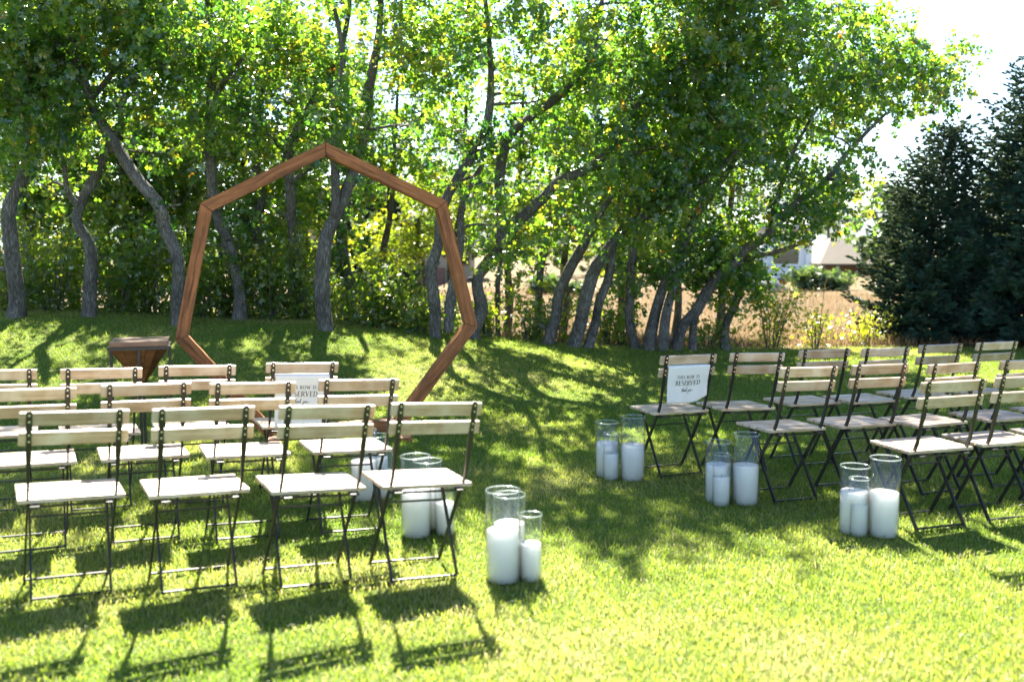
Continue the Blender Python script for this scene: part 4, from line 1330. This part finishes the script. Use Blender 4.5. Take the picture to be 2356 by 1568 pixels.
# ------------------------------------------------------------------ reserved cloths
def glyph_strokes():
    """Serif capitals as strokes (points, widths) in a unit-high box; returns {char: (advance, [strokes])}."""
    S, T = 0.15, 0.055
    def arc(cx, cy, rx, ry, a0, a1, n=14, thick=S, thin=T):
        pts_, ws = [], []
        for k in range(n + 1):
            a = R(a0 + (a1 - a0) * k / n)
            pts_.append((cx + rx * math.cos(a), cy + ry * math.sin(a)))
            ws.append(thin + (thick - thin) * abs(math.cos(a)) ** 1.3)
        return pts_, ws
    def line(x0, y0, x1, y1, w): return [(x0, y0), (x1, y1)], [w, w]
    def serif(x, y, hw=0.13): return line(x - hw, y, x + hw, y, T)
    g = {}
    g['I'] = (0.38, [line(.17, 0, .17, 1, S), serif(.17, .025), serif(.17, .975)])
    g['T'] = (0.72, [line(.34, 0, .34, 1, S), line(.02, .97, .66, .97, T), line(.04, .82, .04, .97, T), line(.64, .82, .64, .97, T), serif(.34, .025)])
    g['H'] = (0.86, [line(.16, 0, .16, 1, S), line(.66, 0, .66, 1, S), line(.16, .52, .66, .52, T)] + [serif(x, y) for x in (.16, .66) for y in (.025, .975)])
    g['E'] = (0.66, [line(.16, 0, .16, 1, S), line(.05, .97, .54, .97, T), line(.05, .03, .58, .03, T), line(.16, .52, .44, .52, T), line(.54, .80, .54, .97, T), line(.58, .03, .58, .22, T), line(.44, .43, .44, .61, T)])
    g['D'] = (0.84, [line(.16, 0, .16, 1, S), line(.05, .97, .32, .97, T), line(.05, .03, .32, .03, T), arc(.30, .5, .42, .47, -90, 90)])
    g['R'] = (0.76, [line(.16, 0, .16, 1, S), line(.05, .97, .34, .97, T), serif(.16, .025), arc(.32, .745, .24, .225, -90, 90), line(.16, .52, .36, .52, T), line(.36, .52, .66, .02, S * .9), serif(.69, .025, .07)])
    g['O'] = (0.90, [arc(.42, .5, .36, .48, 0, 360, 28)])
    g['V'] = (0.80, [line(.10, 1, .38, 0, S), line(.66, 1, .38, 0, T), serif(.10, .975), serif(.66, .975)])
    g['W'] = (1.12, [line(.10, 1, .32, 0, S), line(.54, .95, .32, 0, T), line(.54, .95, .76, 0, S), line(.98, 1, .76, 0, T), serif(.10, .975), serif(.98, .975)])
    sp_ = [(.50, .80), (.44, .93), (.30, .98), (.15, .93), (.09, .77), (.16, .62), (.32, .52), (.47, .40), (.52, .24), (.45, .08), (.29, .02), (.13, .07), (.07, .22)]
    g['S'] = (0.64, [(sp_, [.06, .05, .06, .09, .12, .14, .16, .14, .12, .09, .06, .05, .06])])
    g[' '] = (0.36, [])
    return g
GLY = glyph_strokes()
SCRIPT = [  # "thank you", cursive strokes in units of x-height
 [(0.1, 1.0), (0.9, 1.25)], [(0.55, 1.9), (0.35, 0.9), (0.3, 0.1), (0.5, 0.0), (0.75, 0.25), (1.0, 1.0), (1.25, 2.0), (1.12, 2.15), (1.0, 1.5), (0.85, 0.0), (1.0, 0.6), (1.25, 0.95), (1.35, 0.7), (1.32, 0.1), (1.5, 0.1),
  (1.75, 0.8), (2.05, 0.95), (1.8, 0.9), (1.65, 0.4), (1.8, 0.02), (2.1, 0.6), (2.15, 0.9), (2.1, 0.1), (2.35, 0.3), (2.5, 0.95), (2.45, 0.0), (2.65, 0.7), (2.9, 0.95), (2.95, 0.2), (3.15, 0.1),
  (3.5, 1.2), (3.65, 2.1), (3.5, 2.1), (3.35, 0.9), (3.25, 0.0), (3.4, 0.6), (3.7, 0.95), (3.75, 0.7), (3.5, 0.5), (3.9, 0.0), (4.3, 0.25)],
 [(5.0, 0.95), (5.0, 0.35), (5.2, 0.2), (5.5, 0.9), (5.4, 0.0), (5.1, -1.0), (4.85, -0.9), (5.1, -0.3), (5.7, 0.4), (5.9, 0.9), (5.75, 0.4), (5.9, 0.05), (6.15, 0.3), (6.1, 0.85), (5.95, 0.9), (6.4, 0.8),
  (6.55, 0.9), (6.5, 0.25), (6.7, 0.1), (7.0, 0.9), (7.0, 0.15), (7.4, 0.2), (8.3, 0.5)]]

def make_sign(ch, length, label, seed, curl):
    rnd = random.Random(seed)
    t = empty('reserved_cloth', ch.location, 0, label, 'sign', 'reserved cloths hung on chair backs')
    t.rotation_euler = ch.rotation_euler
    HWD = 0.150
    z_top = 0.722
    def surf(u, v, out=0.0):
        """u -1..1 across, v metres down from the fold."""
        z = z_top - v
        f = v / length
        wave = 0.006 * f * math.sin(u * 4.2 + seed) + 0.004 * f * math.sin(u * 9 + 2 * seed + v * 10)
        hangy = up_y(max(z, 0.60)) - 0.0085
        if z < 0.60: hangy += 0.10 * (0.60 - z)
        lift = curl * max(0, u) ** 2 * f * 0.045
        return Vector((u * HWD * (1 - 0.05 * f) + curl * f * 0.006, hangy - wave - out - 0.004, z + lift + 0.004 * math.sin(u * 3 + seed) * f))
    bm = bmesh.new()
    nu, nv = 24, 22
    rows = []
    # flap over the far side of the slat, then the hanging front
    for yo, zo in ((0.030, -0.045), (0.028, 0.0), (0.012, 0.006)):
        rows.append([Vector((-HWD + 2 * HWD * i / nu, up_y(0.69) + yo, z_top + zo)) for i in range(nu + 1)])
    for j in range(nv + 1):
        rows.append([surf(-1 + 2 * i / nu, length * j / nv) for i in range(nu + 1)])
    vr = [[bm.verts.new(p) for p in r] for r in rows]
    for a, b in zip(vr[:-1], vr[1:]):
        for i in range(nu):
            bm.faces.new((a[i], a[i + 1], b[i + 1], b[i]))
    me = bm_mesh('cloth', bm, True)
    c = obj('cloth', me, M['cloth'], t)
    md = c.modifiers.new('thickness', 'SOLIDIFY')
    md.thickness = 0.0014
    md.offset = 0
    bm = bmesh.new()
    def stroke(pl, ws, ox, v0, h, sl=0.0):
        """Ribbon on the cloth: pl in glyph units; ox metres from centre, v0 baseline depth."""
        n = len(pl)
        L, Rr = [], []
        for i in range(n):
            a = pl[max(0, i - 1)]; b = pl[min(n - 1, i + 1)]
            dx, dy = b[0] - a[0], b[1] - a[1]
            d = math.hypot(dx, dy) or 1
            nx, ny = -dy / d, dx / d
            for sgn, lst in ((1, L), (-1, Rr)):
                gx_ = pl[i][0] + nx * sgn * ws[i] / 2
                gy_ = pl[i][1] + ny * sgn * ws[i] / 2
                xm = ox + (gx_ + sl * gy_) * h
                lst.append(bm.verts.new(surf(xm / HWD, v0 - gy_ * h, 0.0016)))
        for i in range(n - 1):
            bm.faces.new((L[i], L[i + 1], Rr[i + 1], Rr[i]))
    def text(s, v0, h, track=0.0):
        tw = sum(GLY[ch_][0] + track for ch_ in s) * h
        x = -tw / 2
        for ch_ in s:
            adv, st_ = GLY[ch_]
            for pl, ws in st_:
                stroke(pl, ws, x, v0, h)
            x += (adv + track) * h
    text('THIS ROW IS', 0.080, 0.021, 0.08)
    text('RESERVED', 0.123, 0.031, 0.02)
    for pl in SCRIPT:
        dense = smooth_path([(Vector((x, y, 0)), 1) for x, y in pl], 5)
        pts_ = [(q.x, q.y) for q, _ in dense]
        stroke(pts_, [0.16] * len(pts_), -0.050, 0.160, 0.0115, 0.3)
    bmesh.ops.recalc_face_normals(bm, faces=bm.faces[:])
    obj('lettering', bm_mesh('lettering', bm), M['ink'], t)
make_sign(CHAIRS[11], 0.30, 'white reserved cloth hanging on the left block chair in front of the arch', 2, 0.0)
make_sign(CHAIRS[12], 0.235, 'white reserved cloth hanging on the right block chair, its lettering fully readable', 4, 0.9)

# ------------------------------------------------------------------ vases and candles
def vase_mesh(r, h):
    bm = bmesh.new()
    tk = 0.0035
    prof = [(0.0005, 0.0), (r - 0.004, 0.0), (r, 0.004), (r, h - 0.001), (r - tk / 2, h), (r - tk, h - 0.001), (r - tk, 0.010), (0.0005, 0.010)]
    lathe(bm, prof, 48)
    return bm_mesh('vase', bm, True)
def rim_mesh(r, h):
    bm = bmesh.new()
    lathe(bm, [(r - 0.0017 + 0.0026 * math.cos(k * math.pi / 4), h + 0.0005 + 0.0026 * math.sin(k * math.pi / 4)) for k in range(8)], 48, close=True)
    return bm_mesh('rim', bm, True)
def wax_mesh(r, h):
    bm = bmesh.new()
    lathe(bm, [(0.0005, 0.011), (r - 0.003, 0.011), (r, 0.014), (r, h - 0.004), (r - 0.002, h - 0.001), (r - 0.006, h), (r * 0.6, h - 0.0025), (0.0005, h - 0.004)], 40)
    return bm_mesh('wax', bm, True)
def wick_mesh(h):
    bm = bmesh.new()
    tube(bm, [(Vector((0, 0, h - 0.006)), 0.0016), (Vector((0.001, 0, h + 0.006)), 0.0015), (Vector((0.004, 0.001, h + 0.013)), 0.0012)], 6, 0)
    return bm_mesh('wick', bm, True)
SZ = {'tall': (0.076, 0.405, 0.232), 'medium': (0.074, 0.352, 0.225), 'small': (0.051, 0.298, 0.172)}
VM = {k: (vase_mesh(r, h), wax_mesh(r - 0.0042, wx), wick_mesh(wx), rim_mesh(r, h)) for k, (r, h, wx) in SZ.items()}
GRP = [  # place, members: (size, x px of axis, y px of base centre)
 ('beside the right reserved chair', [('medium', 1396, 1098), ('small', 1406, 1106), ('tall', 1455, 1107)]),
 ('beside the middle right row', [('medium', 1650, 1157), ('small', 1659, 1166), ('tall', 1714, 1162)]),
 ('beside the nearest right row', [('medium', 1962, 1229), ('small', 1973, 1235), ('tall', 2031, 1236)]),
 ('by the farthest left row of chairs', [('medium', 866, 1153), ('small', 884, 1163), ('tall', 838, 1165)]),
 ('by the middle left row of chairs', [('medium', 985, 1229), ('small', 1024, 1245), ('tall', 958, 1249)]),
 ('by the nearest left row, in the sun', [('medium', 1172, 1323), ('small', 1221, 1343), ('tall', 1157, 1347)]),
]
for place, mem in GRP:
    for size, px_, py_ in mem:
        p = on_ground(px_, py_)
        # the picture row is the near rim of the base: step back to the centre
        s = SZ[size]
        gz = terrain(p.x, p.y) + 0.004
        va = obj('glass_vase', VM[size][0], M['vase_glass'], None, (p.x, p.y, gz))
        tag(va, f'{size} glass vase of the candle trio {place}', 'vase', 'glass vases along the aisle')
        va.rotation_euler = (0, 0, rnd.uniform(0, 6.28))
        obj('rim', VM[size][3], M['glass_rim'], va)
        ca_ = empty('pillar_candle', (p.x, p.y, gz), rnd.uniform(0, 6.28), f'white candle in the {size} vase {place}', 'candle', 'white candles in the vases')
        obj('wax', VM[size][1], M['wax'], ca_)
        obj('wick', VM[size][2], M['wick'], ca_)

print('leaves', grow_tree.count, 'tris', sum(sum(len(p.vertices) - 2 for p in o.data.polygons) if len(o.data.polygons) < 5000 else len(o.data.polygons) for o in scn.objects if o.type == 'MESH'))
